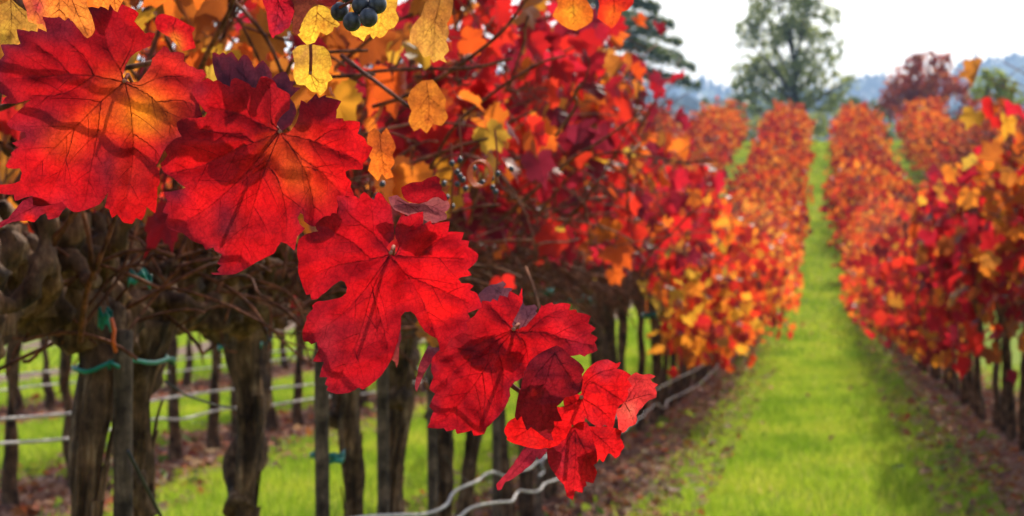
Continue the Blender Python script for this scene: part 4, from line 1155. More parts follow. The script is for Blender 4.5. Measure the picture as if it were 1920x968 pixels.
Ff = [(1090, 737), (1091, 711), (1095, 700), (1109, 685), (1121, 677), (1139, 674), (1146, 677), (1155, 682), (1164, 679), (1161, 687), (1156, 692), (1167, 694), (1183, 703), (1176, 711), (1185, 724), (1177, 730), (1178, 740), (1172, 753), (1162, 760), (1156, 769), (1153, 786), (1149, 804), (1134, 797), (1124, 802), (1114, 797), (1104, 790), (1098, 783), (1095, 804), (1086, 801), (1074, 797), (1066, 790), (1053, 785), (1043, 772), (1040, 761), (1050, 764), (1058, 762), (1055, 746), (1056, 735), (1065, 729), (1076, 735), (1087, 741)]
hero_leaf(shoot, 'small bright red leaf with a violet upper edge, right of the dark leaf', Ff, [[(1091, 746), (1098, 770), (1104, 788)], [(1091, 746), (1125, 767), (1150, 792)], [(1093, 742), (1105, 716), (1130, 727), (1166, 750)], [(1091, 746), (1065, 760), (1046, 764)], [(1095, 720), (1120, 700), (1155, 690)]], D0 - .035, (-.15, .1), (.76, .008, .012), spots=[(1135, 685, 22, (.35, .03, .06), .8), (1110, 790, 26, (.45, .01, .02), .7)], edge=((.5, .02, .03), 4, .3), bowl=.25, seed=81, vw=1.0, petiole=[(1090, 745, -.001), (1084, 752, .02), (1095, 785, .05)])

Gg = [(1172, 753), (1178, 741), (1177, 730), (1182, 722), (1176, 710), (1183, 704), (1193, 698), (1198, 701), (1206, 703), (1218, 701), (1230, 706), (1220, 712), (1224, 717), (1234, 721), (1228, 727), (1231, 735), (1230, 746), (1222, 749), (1216, 751), (1210, 757), (1206, 762), (1198, 770), (1193, 779), (1195, 787), (1192, 795), (1180, 800), (1170, 811), (1162, 812), (1158, 786), (1155, 767), (1164, 764)]
hero_leaf(shoot, 'rightmost small red leaf, ragged and paler, at the end of the shoot', Gg, [[(1172, 755), (1182, 775), (1190, 795)], [(1172, 754), (1195, 745), (1222, 738)], [(1174, 752), (1190, 725), (1204, 708)]], D0 - .015, (-.35, .1), (.70, .035, .04), spots=[(1180, 770, 16, (.75, .18, .14), .5)], bowl=.4, seed=91, vw=.9)

H1 = [(967, 770), (967, 782), (952, 792), (945, 809), (951, 820), (950, 825), (957, 829), (976, 835), (1005, 842), (1024, 840), (1037, 842), (1054, 831), (1067, 816), (1072, 796), (1060, 780), (1030, 770), (1000, 765)]
hero_leaf(shoot, 'bright red leaf edge showing below the dark wine-red leaf', H1, [[(1010, 780), (990, 805), (960, 822)], [(1010, 780), (1025, 810), (1030, 838)], [(1012, 780), (1050, 805)]], D0 - .012, (.1, .4), (.76, .008, .010), spots=[(1000, 832, 26, (.40, .01, .015), .7)], bowl=.3, seed=101, vw=.9)
H2 = [(1026, 842), (1026, 855), (1028, 868), (1034, 880), (1041, 890), (1057, 909), (1061, 922), (1063, 931), (1074, 938), (1077, 924), (1079, 921), (1092, 924), (1094, 914), (1100, 911), (1098, 903), (1113, 906), (1117, 895), (1120, 885), (1113, 872), (1120, 868), (1118, 845), (1111, 827), (1107, 807), (1100, 792), (1085, 792), (1072, 801), (1061, 822), (1045, 836)]
hero_leaf(shoot, 'lowest leaf of the shoot, a pointed red lobe hanging down', H2, [[(1078, 805), (1080, 850), (1074, 930)], [(1078, 806), (1100, 850), (1114, 890)], [(1077, 806), (1055, 845), (1048, 890)]], D0 - .03, (.25, .2), (.58, .008, .016), spots=[(1045, 860, 30, (.36, .03, .07), .7), (1085, 840, 28, (.35, .01, .015), .6), (1105, 885, 16, (.95, .02, .02), .6)], bowl=.3, seed=111, vw=1.0)
H3 = [(1100, 800), (1115, 800), (1137, 800), (1159, 805), (1166, 808), (1163, 820), (1171, 838), (1165, 846), (1161, 855), (1154, 860), (1146, 852), (1141, 850), (1136, 858), (1131, 867), (1124, 860), (1119, 868), (1112, 872), (1106, 850)]
hero_leaf(shoot, 'serrated red leaf corner low on the right of the shoot', H3, [[(1105, 805), (1135, 830), (1155, 852)], [(1105, 805), (1115, 840), (1114, 866)]], D0 - .008, (-.1, .3), (.74, .008, .012), spots=[(1130, 815, 26, (.36, .01, .015), .8)], bowl=.3, seed=121, vw=.9)
I_ = [(985, 838), (975, 852), (963, 870), (950, 887), (938, 900), (930, 909), (933, 920), (940, 918), (948, 903), (963, 897), (975, 888), (986, 879), (1003, 864), (1006, 856), (1011, 862), (1020, 853), (1028, 843), (1010, 836)]
hero_leaf(shoot, 'narrow folded rose-red leaf pointing down left below the chain', I_, [[(1000, 845), (970, 878), (938, 910)]], D0 + .005, (.5, .1), (.42, .02, .045), spots=[(937, 911, 9, (.5, .005, .01), .8)], bowl=.5, seed=131, vw=.8, side_veins=False)
J_ = [(824, 652), (812, 652), (803, 648), (800, 655), (793, 668), (787, 682), (783, 700), (779, 716), (778, 728), (782, 736), (785, 725), (790, 712), (796, 700), (804, 686), (812, 674), (822, 664)]
hero_leaf(shoot, 'thin curled leaf edge arching left of the fourth leaf', J_, [], D0 + .012, (.2, .1), (.38, .03, .06), bowl=1.2, seed=141, side_veins=False, mat='hero_pale')
K_ = [(62, 368), (45, 374), (30, 392), (15, 410), (-5, 420), (-12, 432), (0, 428), (25, 416), (38, 414), (53, 414), (64, 417), (75, 405), (85, 400), (90, 412), (109, 408), (118, 395), (130, 384), (110, 372), (85, 370)]
hero_leaf(shoot, 'purple leaf with scarlet tips sticking out under the largest leaf', K_, [[(100, 375), (50, 395), (0, 424)]], D0 + .035, (.2, .3), (.26, .012, .03), spots=[(58, 412, 13, (.9, .01, .01), .9), (105, 395, 22, (.75, .012, .015), .8)], bowl=.4, seed=151, vw=.9)
O_ = [(741, 655), (747, 640), (751, 618), (752, 636), (748, 650), (748, 668), (744, 690), (741, 680), (734, 674), (738, 664)]
hero_leaf(shoot, 'turned-up glossy leaf margin on the third leaf', O_, [], D0 - .028, (.6, .0), (.42, .05, .06), seed=161, bowl=.8, side_veins=False, mat='hero_pale')

# second shoot, above: orange and gold leaves and the berries
shoot2 = thing('vine_shoot', 'upper vine shoot with orange and yellow leaves and a few dark grapes', 'vine shoot', tuple(at_depth(np.array(300.), np.array(-60.), np.array(1.86))))
mb = MB()
cp = np.array([(-60, -40, 1.9), (100, -70, 1.86), (300, -60, 1.86), (480, -40, 1.88), (650, -50, 1.9), (800, -70, 1.93)])
W = at_depth(cp[:, 0], cp[:, 1], cp[:, 2]); Ws = []
for i in range(len(W) - 1):
    for t in np.linspace(0, 1, 5, endpoint=False): Ws.append(W[i] * (1 - t) + W[i + 1] * t)
mb.tube(np.array(Ws) - np.array(shoot2.location), .0032, 8); mb.build('cane', [M['shoot']], shoot2)
L1_ = [(35, -40), (42, 0), (50, 20), (53, 40), (68, 45), (80, 45), (88, 58), (84, 42), (79, 31), (100, 33), (107, 33), (110, 30), (122, 39), (125, 32), (131, 35), (144, 51), (158, 68), (164, 72), (172, 67), (178, 56), (176, 44), (165, 15), (160, -10), (150, -50), (95, -70)]
hero_leaf(shoot2, 'orange leaf with a long tongue-like lobe over the top of the largest red leaf', L1_, [[(110, -60), (112, -10), (111, 32)], [(110, -60), (135, 0), (150, 35), (166, 68)], [(110, -60), (75, 0), (62, 40)], [(111, 18), (100, 26), (88, 35)], [(111, 18), (120, 25), (124, 34)]], D0 - .035, (-.05, .1), (.90, .24, .04), spots=[(58, 15, 30, (.55, .05, .06), .9), (78, 45, 14, (.6, .06, .06), .9), (150, 40, 26, (.92, .34, .06), .6)], bowl=.2, seed=171, vw=1.4)
L2_ = [(166, -50), (172, -20), (175, 8), (188, 14), (191, 11), (196, 17), (203, 20), (206, 9), (213, 21), (221, 24), (225, 12), (232, -2), (240, -30), (210, -60)]
hero_leaf(shoot2, 'small orange leaf tip between the top teeth of the largest red leaf', L2_, [[(200, -50), (195, -10), (190, 10)], [(200, -50), (212, -10), (218, 18)]], D0 + .03, (0, .1), (.92, .22, .035), bowl=.2, seed=181, vw=1.2)
L3_ = [(-20, 20), (10, 5), (40, -10), (50, 20), (60, 42), (70, 48), (66, 60), (52, 58), (45, 52), (32, 60), (38, 78), (30, 84), (5, 82), (-20, 90), (-30, 50)]
hero_leaf(shoot2, 'mustard yellow leaf at the left edge behind the largest red leaf', L3_, [[(20, 0), (22, 40), (18, 80)], [(20, 0), (50, 35)]], 2.05, (0, .1), (.62, .30, .05), spots=[(25, 62, 10, (.30, .12, .02), .8)], bowl=.3, seed=191, vw=1.2)
L4_ = [(294, 30), (305, 26), (322, 30), (338, 38), (352, 46), (366, 53), (360, 62), (362, 74), (367, 90), (355, 93), (344, 96), (330, 84), (318, 70), (304, 62), (294, 55), (290, 42)]
hero_leaf(shoot2, 'blurred scarlet leaf between the two largest red leaves', L4_, [[(330, 34), (325, 60), (340, 90)]], 2.15, (.2, .2), (.70, .010, .018), spots=[(325, 82, 18, (.85, .30, .04), .8)], bowl=.3, seed=201, vw=1.3)
L5_ = [(478, -30), (492, 0), (500, 22), (502, 42), (505, 60), (512, 73), (516, 66), (528, 62), (535, 55), (541, 53), (546, 40), (552, 18), (550, 6), (540, -10), (520, -30)]
hero_leaf(shoot2, 'dark red leaf hanging at the top edge left of the yellow leaf', L5_, [[(510, -30), (522, 10), (514, 65)], [(516, -10), (535, 30)]], 1.80, (.1, .1), (.62, .012, .03), spots=[(522, 45, 22, (.25, .015, .045), .8)], bowl=.3, seed=211, vw=1.3)
L6_ = [(545, -20), (552, 20), (549, 45), (548, 60), (556, 66), (563, 62), (560, 56), (568, 40), (578, 22), (590, 8), (600, 10), (618, 13), (625, 10), (640, -4), (650, -20)]
hero_leaf(shoot2, 'brown shrivelled leaf strip in front of the yellow leaf', L6_, [], 1.80, (.1, -.2), (.20, .035, .022), spots=[(620, 2, 22, (.45, .012, .02), .8)], bowl=.7, seed=221, side_veins=False)
L7_ = [(563, 55), (572, 30), (585, 15), (600, 8), (612, 14), (622, 22), (630, 38), (638, 46), (632, 52), (626, 50), (624, 58), (612, 66), (600, 60), (590, 80), (575, 84), (562, 70), (556, 62)]
hero_leaf(shoot2, 'bright yellow lobed leaf left of the grapes', L7_, [[(595, 10), (592, 45), (580, 78)], [(595, 25), (615, 40), (632, 48)]], 1.95, (0, .1), (.90, .50, .05), spots=[(605, 52, 16, (.75, .28, .03), .8), (570, 70, 14, (.8, .30, .03), .7)], bowl=.3, seed=231, vw=1.1, vein_mat='vein_light')
L8_ = [(548, 96), (560, 86), (585, 84), (608, 88), (618, 100), (622, 122), (616, 136), (624, 148), (615, 154), (612, 168), (600, 180), (596, 174), (585, 172), (572, 160), (556, 158), (550, 140), (553, 118)]
hero_leaf(shoot2, 'yellow leaf with its dark stalk hanging, above the second red leaf', L8_, [[(582, 138), (600, 155), (612, 152)], [(582, 138), (590, 160), (599, 176)], [(582, 138), (568, 150)]], 2.0, (0, .2), (.86, .46, .045), spots=[(570, 100, 28, (.62, .30, .08), .8), (560, 150, 14, (.80, .35, .06), .6)], bowl=.35, seed=241, vw=1.1, vein_mat='vein_light', petiole=[(582, 137, -.004), (583, 110, -.006), (582, 70, -.002), (575, 45, .02)])
L9_ = [(655, 55), (668, 52), (690, 48), (705, 20), (712, -20), (745, -25), (746, 0), (742, 20), (748, 38), (738, 52), (728, 56), (722, 66), (712, 72), (705, 68), (700, 74), (694, 64), (688, 66), (682, 78), (672, 70), (660, 66)]
hero_leaf(shoot2, 'golden leaf behind the grapes', L9_, [[(712, -10), (715, 30), (708, 66)], [(713, 15), (690, 55)]], 2.0, (0, .2), (.92, .46, .05), spots=[(705, 66, 18, (.90, .26, .03), .8)], bowl=.3, seed=251, vw=1.1, vein_mat='vein_light')
L10_ = [(770, 55), (790, 30), (800, 0), (830, -20), (850, 0), (846, 30), (838, 44), (842, 62), (836, 78), (842, 95), (832, 106), (838, 118), (824, 112), (812, 118), (806, 104), (795, 108), (782, 88), (768, 80)]
hero_leaf(shoot2, 'rusty gold leaf with a bright white highlight, top middle', L10_, [[(825, 0), (815, 50), (815, 108)], [(820, 30), (795, 70)]], 2.3, (.5, .1), (.78, .34, .07), spots=[(820, 20, 30, (.75, .22, .03), .7)], bowl=.5, seed=261, vw=1.2)
L11_ = [(770, 170), (790, 152), (812, 150), (824, 166), (836, 186), (834, 204), (840, 220), (828, 236), (812, 232), (800, 250), (788, 240), (776, 246), (766, 228), (772, 208), (764, 190)]
hero_leaf(shoot2, 'large rust-orange leaf right of the second red leaf', L11_, [[(800, 155), (805, 200), (800, 245)], [(802, 180), (825, 200)], [(802, 180), (782, 210)]], 2.5, (.2, .1), (.72, .20, .025), spots=[(800, 220, 26, (.60, .12, .02), .7)], bowl=.3, seed=271, vw=1.2)
L12_ = [(690, 250), (702, 240), (715, 252), (725, 240), (735, 258), (742, 275), (736, 290), (740, 306), (732, 318), (738, 332), (724, 336), (716, 326), (708, 340), (700, 330), (690, 320), (696, 300), (688, 280)]
hero_leaf(shoot2, 'glowing orange shrivelled leaf beside the right tip of the second red leaf', L12_, [[(712, 250), (716, 290), (722, 330)]], 2.3, (.2, .1), (.85, .16, .02), spots=[(715, 270, 18, (.45, .08, .02), .7)], bowl=.5, seed=281, vw=1.2)
L13_ = [(1040, -20), (1046, 10), (1036, 30), (1050, 44), (1062, 52), (1080, 58), (1096, 50), (1110, 40), (1112, 20), (1100, 0), (1105, -20)]
hero_leaf(shoot2, 'orange-yellow leaf at the top edge over the cedar', L13_, [[(1075, -20), (1075, 20), (1078, 52)]], 2.6, (.2, .1), (.90, .17, .02), spots=[(1075, 25, 22, (.92, .38, .03), .8)], bowl=.3, seed=291, vw=1.2)
L14_ = [(1120, -20), (1124, 10), (1120, 34), (1134, 44), (1146, 54), (1158, 42), (1166, 22), (1178, 18), (1188, 5), (1184, -20)]
hero_leaf(shoot2, 'scarlet leaf at the top edge against the sky', L14_, [[(1150, -20), (1152, 20), (1148, 50)]], 2.6, (.2, .1), (.86, .03, .015), spots=[(1150, 30, 18, (.92, .18, .02), .8)], bowl=.3, seed=301, vw=1.2)

bunch = obj('grape_bunch', None, shoot2); bunch.location = at_depth(np.array(675.), np.array(20.), np.array(1.83)) - np.array(shoot2.location)
def sphere_mesh(name, rad, seed, seg=20):
    r = np.random.default_rng(seed); V = []; F = []
    nr = seg // 2
    for i in range(nr + 1):
        for j in range(seg):
            t = PI * i / nr; a = 2 * PI * j / seg
            V.append((math.sin(t) * math.cos(a), math.sin(t) * math.sin(a), math.cos(t) * 1.06))
    V = np.array(V) * rad * (1 + .015 * wob(np.array(V) * 3, seed)[:, None])
    for i in range(nr):
        for j in range(seg):
            F.append((i * seg + j, (i + 1) * seg + j, (i + 1) * seg + (j + 1) % seg, i * seg + (j + 1) % seg))
    return tri_mesh(name, V, np.array(F), [M['grape']])
berry = sphere_mesh('berry', .00705, 3)
bl = np.array(shoot2.location) + np.array(bunch.location)
for (px, py, d) in ((677, 10, 1.815), (708, 8, 1.81), (660, 41, 1.815), (691, 33, 1.805), (637, 22, 1.83), (690, -18, 1.83), (655, -10, 1.84), (720, -25, 1.84)):
    obj('berry', berry, bunch, at_depth(np.array(float(px)), np.array(float(py)), np.array(d)) - bl)
mb = MB()
for (px, py) in ((677, 10), (708, 8), (660, 41), (691, 33), (637, 22)):
    mb.tube(at_depth(np.array([682., (682 + px) / 2 + 3, px]), np.array([-30., (py - 20) / 2, py - 8.]), np.array([1.835, 1.832, 1.82])) - bl, .0011, 6)
mb.build('stalk', [M['petiole']], bunch)

# small far grape bunches in the left row and a curled tendril
def bunch_at(px, py, d, n, seed, label):
    r = np.random.default_rng(seed)
    c = at_depth(np.array(float(px)), np.array(float(py)), np.array(d))
    o = thing('grape_bunch', label, 'grapes', tuple(c), 'dark grape bunches hanging in the left row')
    for k in range(n):
        t = k / n
        q = np.array((r.normal(0, .011 * (1.3 - t)), r.normal(0, .011 * (1.2 - t)), -.04 * t))
        obj('berry', berry, o, q).scale = (.6, .6, .6)
    mb = MB(); mb.tube([(0, 0, .06), (.004, 0, .02), (0, 0, -.05)], .0016, 5); mb.build('stalk', [M['petiole']], o)
bunch_at(690, 345, 3.2, 5, 6, 'pair of shiny grapes in the notch right of the second red leaf')
bunch_at(860, 300, 3.4, 7, 2, 'grapes nearest the curled tendril')
bunch_at(928, 318, 3.6, 6, 3, 'grapes right of the curled tendril')
bunch_at(845, 345, 3.5, 6, 4, 'grapes above the pink curled leaf')
bunch_at(505, 612, 4.9, 9, 7, 'small grape cluster hanging low against the grass')
t = np.linspace(0, 1, 60)
pp = at_depth(895 + 20 * np.cos(t * 16) + 10 * t, 328 + 24 * np.sin(t * 16) - 4 * t, 3.0 + .05 * t)
mb = MB(); mb.tube(pp, .0013, 6)
tag(mb.build('tendril', [M['flag']]), 'curled orange tendril loop in the shade right of the second red leaf', 'tendril')

# ------------------------------------------------------------------ grass, weeds, fallen leaves
def blades(r, n, x0, x1, y0, y1, h, w, bend=.5):
    X = r.uniform(x0, x1, n); Y = r.uniform(y0, y1, n)
    Z = gz(Y)
    hh = h * r.uniform(.5, 1.3, n) * (1 + .25 * wob(np.column_stack((X, Y)), 9, 6, 2.5))
    a = r.uniform(0, 2 * PI, n); b = r.uniform(0, 2 * PI, n)
    wv = np.column_stack((np.cos(a), np.sin(a), np.zeros(n))) * (w / 2 * r.uniform(.7, 1.3, n))[:, None]
    bd = np.column_stack((np.cos(b), np.sin(b), np.zeros(n))) * (hh * bend * r.uniform(.1, 1, n))[:, None]
    P = np.column_stack((X, Y, Z - .004)); up = np.column_stack((np.zeros(n), np.zeros(n), hh))
    m = P + up * .6 + bd * .35; tp = P + up * (1 - .1) + bd
    V = np.stack((P - wv, P + wv, m - wv * .7, m + wv * .7, tp), 1).reshape(-1, 3)
    o = np.arange(n)[:, None] * 5
    F = np.stack((o + np.array((0, 1, 3)), o + np.array((0, 3, 2)), o + np.array((2, 3, 4))), 1).reshape(-1, 3)
    return V, F
def grass():
    r = np.random.default_rng(31)
    Vs, Fs, off = [], [], 0
    def put(V, F):
        nonlocal off
        Vs.append(V); Fs.append(F + off); off += len(V)
    for (x0, x1) in ((-.86, .84), (-3.3, -1.65), (-5.7, -4.2), (1.7, 3.2)):
        main = x0 == -.86
        if x0 > 1: 
            put(*blades(r, 7000, x0, x1, 11, 30, .07, .006)); continue
        if x0 > -4 or x0 < -5: put(*blades(r, 42000, x0, x1, 9.6 if main else 8.5, 18, .062, .0048))
        put(*blades(r, 36000, x0, x1, 18, 32, .065, .0085))
        put(*blades(r, 16000, x0, x1, 32, 55, .08, .018))
        if main: put(*blades(r, 14000, x0 - .1, x1 + .1, 55, 96, .09, .03))
    put(*blades(r, 30000, -8.3, -6.6, 16, 42, .07, .010)); put(*blades(r, 26000, -10.8, -9.0, 22, 50, .08, .013))
    for x0 in (1.6, 4.1, -3.3): put(*blades(r, 9000, x0, x0 + 1.7, 45, 96, .09, .03))
    # ragged margins
    for x0, x1 in ((-1.08, -.8), (.78, 1.02), (-1.8, -1.5), (-3.45, -3.2)):
        put(*blades(r, 6000, x0, x1, 9.5, 40, .055, .006))
    V, F = np.concatenate(Vs), np.concatenate(Fs)
    tag(obj('grass', tri_mesh('grass', V, F, [M['grass']], smooth=False)), 'bright green grass growing in the aisles between the rows', 'grass', kind='stuff')
grass()
def litter():
    r = np.random.default_rng(33)
    Ps, n_ = [], 0
    for xc, y0, y1, n in ((-ROW, 8, 24, 9500), (-ROW, 24, 45, 4500), (ROW, 9, 24, 8500), (ROW, 24, 45, 4500), (-3 * ROW, 9, 30, 7000), (-5 * ROW, 15, 34, 2600)):
        X = xc + np.clip(r.normal(0, .30, n), -.68, .68); Y = r.uniform(y0, y1, n)
        Ps.append(np.column_stack((X, Y, gz(Y) + r.uniform(.004, .03, n))))
    n = 16; X = r.uniform(-.7, .7, n); Y = r.uniform(9.5, 40, n)
    Ps.append(np.column_stack((X, Y, gz(Y) + .05)))
    P = np.concatenate(Ps); n = len(P)
    nv = np.column_stack((r.normal(0, .35, n), r.normal(0, .35, n), np.ones(n))); nv /= np.linalg.norm(nv, axis=1)[:, None]
    a = r.uniform(0, 2 * PI, n); yv = np.column_stack((np.cos(a), np.sin(a), np.zeros(n))); yv -= nv * np.sum(nv * yv, 1)[:, None]; yv /= np.linalg.norm(yv, axis=1)[:, None]
    R = np.stack((np.cross(yv, nv), yv, nv), 2)
    curled = [leaf_template(340 + i, 9, 1, 2.2, .06) for i in range(6)]
    V, F = scatter(curled, P, R, .055 * r.uniform(.5, 1.2, n), r)
    tag(obj('fallen_leaves', tri_mesh('fallen_leaves', V, F, [M['litter']])), 'dry brown and red fallen leaves along the foot of the vine rows', 'fallen leaves', kind='stuff')
    # low weeds in the soil strips
    n = 2600
    xc = r.choice((-ROW, ROW, -3 * ROW), n); X = xc + r.normal(0, .35, n); Y = r.uniform(9, 40, n)
    P = np.column_stack((X, Y, gz(Y) + r.uniform(.02, .06, n)))
    keep = wob(P[:, :2], 8, 6, 2.0) > .15; P = P[keep]; n = len(P)
    R = leaf_frames(n, r, 0, -.2)
    V, F = scatter(LOW, P, R, .045 * r.uniform(.5, 1.3, n), r)
    tag(obj('weeds', tri_mesh('weeds', V, F, [M['weed']])), 'low yellow-green weeds scattered in the soil strips', 'weeds', kind='stuff')
litter()

# ------------------------------------------------------------------ trees beyond the vines
def quad_leaves(P, size, r):
    n = len(P)
    a = r.normal(size=(n, 3)); a /= np.linalg.norm(a, axis=1)[:, None]
    b = np.cross(a, r.normal(size=(n, 3))); b /= np.linalg.norm(b, axis=1)[:, None]
    s = size * r.uniform(.5, 1.3, n)[:, None]
    V = np.stack((P - a * s, P - b * s * .55, P + a * s, P + b * s * .55), 1).reshape(-1, 3)
    F = np.arange(n * 4).reshape(-1, 4)
    return V, F
def tree(label, base, trunk_h, r0, clumps, mat, leaf, per, seed, limbs=True, name='tree', cat='tree'):
    """clumps: list of (dx, dz, dy, radius_x, radius_z) relative to the trunk base"""
    r = np.random.default_rng(seed)
    root = thing(name, label, cat, base)
    top = max(c[1] for c in clumps) * .85
    mb = MB(); n = 14; z = np.linspace(-.5, trunk_h, n)
    mb.tube(np.column_stack((.15 * np.sin(z * .5), .1 * np.cos(z * .6), z)), r0 * (1 - .75 * np.linspace(0, 1, n)), 10, disp=trunk_disp(seed, .1, 7, .1))
    mb.build('trunk', [M['tree_bark']], root)
    if limbs:
        for c in clumps[::2]:
            mb = MB(); z0 = min(trunk_h * .9, max(trunk_h * .25, c[1] * .6))
            pth = bez((0, 0, z0), (c[0] * .3, c[2] * .3, z0 + (c[1] - z0) * .4), (c[0] * .7, c[2] * .7, c[1] - .2), (c[0], c[2], c[1]), 9)
            mb.tube(pth, r0 * .38 * (1.1 - np.linspace(0, 1, 9)), 6); mb.build('limb', [M['tree_bark']], root)
    Ps = []
    for (dx_, dz, dy, rx, rz) in clumps:
        k = int(per * rx * rx)
        d = r.normal(size=(k, 3)); d /= np.linalg.norm(d, axis=1)[:, None]
        rad = r.uniform(.35, 1.0, k) ** .6
        q = d * rad[:, None] * np.array((rx, rx, rz))
        hole = wob(q, int(dx_ * 10 + dz * 7) % 997 + seed, 6, 1.9 / max(.6, rx * .6)) > -.05
        q = q[hole] * (1 + .18 * wob(q[hole], seed + 1, 5, 2.0))[:, None]
        Ps.append(q + np.array((dx_, dy, dz)))
    V, F = quad_leaves(np.concatenate(Ps), leaf, r)
    cr = obj('crown', tri_mesh('crown', V, F, [mat], smooth=False), root); cr['kind'] = 'stuff'
    return root
def place(px, d):
    p = at_depth(np.array(float(px)), np.array(300.), np.array(float(d)))
    return (float(p[0]), float(p[1]), float(gz(p[1])))
def rel(base, px, py, d):
    p = at_depth(np.array(float(px)), np.array(float(py)), np.array(float(d)))
    return p - np.array(base)

# tall tree in the middle
b = place(1488, 150); cl = []
for (px, py, rp, dz) in ((1470, 20, 60, 0), (1500, -30, 55, 1), (1440, 70, 38, -1), (1400, 55, 26, 0), (1402, 120, 26, 1), (1480, 90, 52, 1), (1535, 60, 36, 0), (1545, 110, 28, 1), (1510, 140, 42, -1), (1452, 150, 38, 1), (1398, 165, 30, 0), (1425, 205, 40, 1), (1480, 195, 45, 0), (1540, 190, 40, -1), (1590, 160, 24, 0), (1575, 195, 28, 1), (1380, 195, 25, 0), (1560, 30, 22, 0), (1450, -10, 40, -1), (1530, 235, 30, 0), (1395, 85, 18, -1), (1420, 20, 22, 1), (1605, 150, 12, 0), (1500, 60, 50, 2), (1440, 120, 34, 2), (1560, 75, 26, -1), (1520, 10, 40, 0), (1415, 40, 20, -1), (1480, 150, 50, 2), (1392, 140, 30, 1), (1556, 150, 30, 1), (1425, 5, 26, 0), (1562, 105, 24, 0)):
    v = rel(b, px, py, 150); cl.append((v[0], v[2], v[1] * 0 + dz * .8, rp / 30, rp / 30 * .9))
tree('tall loose-crowned green tree rising at the end of the grass strip', b, 9.0, .32, cl, M['tree_green'], .15, 480, 701)
# cedar on the left: layered sprays
def cedar():
    b = place(1120, 135); r = np.random.default_rng(711)
    root = thing('cedar_tree', 'dark layered conifer behind the left row of red vines', 'tree', b)
    mb = MB(); n = 12; z = np.linspace(-.5, 15, n)
    mb.tube(np.column_stack((.05 * z * 0, z * 0, z)), .40 * (1 - .8 * np.linspace(0, 1, n)), 10, disp=trunk_disp(3, .1, 7, .1)); mb.build('trunk', [M['tree_bark']], root)
    Ps = []
    layers = [(1230, 20), (1262, 45), (1275, 78), (1255, 105), (1300, 125), (1290, 150), (1310, 160), (1215, -15), (1180, -50), (1240, 140)]
    ends = [rel(b, px, py, 135) for px, py in layers]
    for k in range(26):
        zz = 4.6 + k * .36; L = max(.8, 5.6 - abs(zz - 6) * .55) * r.uniform(.7, 1.0); a = r.uniform(0, 2 * PI)
        ends.append(np.array((math.cos(a) * L, math.sin(a) * L, zz)))
    for e in ends:
        mb = MB(); s = np.array((0, 0, e[2] + .3)); pth = np.array([s * (1 - t) + e * t + np.array((0, 0, .35 * math.sin(t * PI))) for t in np.linspace(0, 1, 9)])
        mb.tube(pth, np.linspace(.09, .02, 9), 6); mb.build('limb', [M['tree_bark']], root)
        t = r.uniform(.2, 1.05, 420) ** .8
        base = np.array([np.interp(t, np.linspace(0, 1, 9), pth[:, i]) for i in range(3)]).T
        w = .9 * (1.15 - t)
        dirv = (e - s) / np.linalg.norm(e - s); sd = np.array((-dirv[1], dirv[0], 0))
        base += sd * (r.uniform(-1, 1, 420) * w)[:, None] + np.column_stack((r.normal(0, .08, 420), r.normal(0, .08, 420), r.normal(-.05, .14, 420)))
        Ps.append(base)
    V, F = quad_leaves(np.concatenate(Ps), .15, r)
    cr = obj('crown', tri_mesh('crown', V, F, [M['tree_dark']], smooth=False), root); cr['kind'] = 'stuff'
cedar()
# red domed tree
b = place(1740, 140); cl = []
for (px, py, rp, dz) in ((1735, 135, 38, 0), (1700, 150, 34, 1), (1680, 180, 30, 0), (1670, 200, 26, -1), (1765, 125, 26, 1), (1778, 150, 32, 0), (1790, 175, 28, 1), (1740, 185, 46, 0), (1715, 120, 20, 0), (1748, 108, 18, 0), (1770, 108, 12, 0), (1805, 160, 18, 0), (1655, 215, 22, 0), (1810, 195, 24, 0), (1725, 160, 40, 2), (1700, 185, 34, 2), (1760, 165, 34, -2)):
    v = rel(b, px, py, 140); cl.append((v[0], v[2], dz * .7, rp / 32, rp / 32))
tree('domed dark red autumn tree on the skyline right of the tall tree', b, 3.4, .22, cl, M['tree_red'], .17, 420, 721)
b = place(1865, 150); cl = []
for (px, py, rp, dz) in ((1865, 155, 28, 0), (1845, 165, 22, 1), (1890, 165, 24, 0), (1905, 180, 22, 1), (1830, 180, 16, 0), (1870, 185, 32, 0), (1850, 140, 12, 0)):
    v = rel(b, px, py, 150); cl.append((v[0], v[2], dz * .7, rp / 30, rp / 30))
tree('round yellow-green bush-like tree at right on the skyline', b, 1.6, .16, cl, M['tree_lime'], .15, 1000, 731)
# a loose line of shrubs along the headland behind the rows
for k, (px, py, d, w, lab) in enumerate(((1392, 236, 113, 30, 'dark green shrub left of the tall tree, behind the far vines'), (1462, 240, 114, 32, 'dark green shrub under the left half of the tall tree'),
                                         (1596, 238, 112, 30, 'dark green shrub just right of the far end of the grass strip'), (1652, 236, 114, 30, 'dark green shrub in front of the left edge of the domed red tree'),
                                         (1716, 232, 113, 34, 'dark green shrub under the domed red tree'), (1790, 232, 114, 34, 'dark green shrub right of the domed red tree'), (1330, 236, 114, 32, 'dark green shrub below the tip of the conifer branches'))):
    b = place(px, d); cl = []
    r_ = np.random.default_rng(900 + k)
    for q in range(5):
        v = rel(b, px + r_.normal(0, w * .6), py + r_.normal(8, 8), d); cl.append((v[0], v[2], r_.normal(0, .3), w * .6 / FPX * d, w * .55 / FPX * d))
    v = rel(b, px, py + 26, d); cl.append((v[0], v[2], 0, w / FPX * d, w * .7 / FPX * d))
    tree(lab, b, .9, .06, cl, M['tree_dark' if k % 2 else 'tree_green'], .13, 420, 910 + k, limbs=False, name='shrub', cat='shrub')
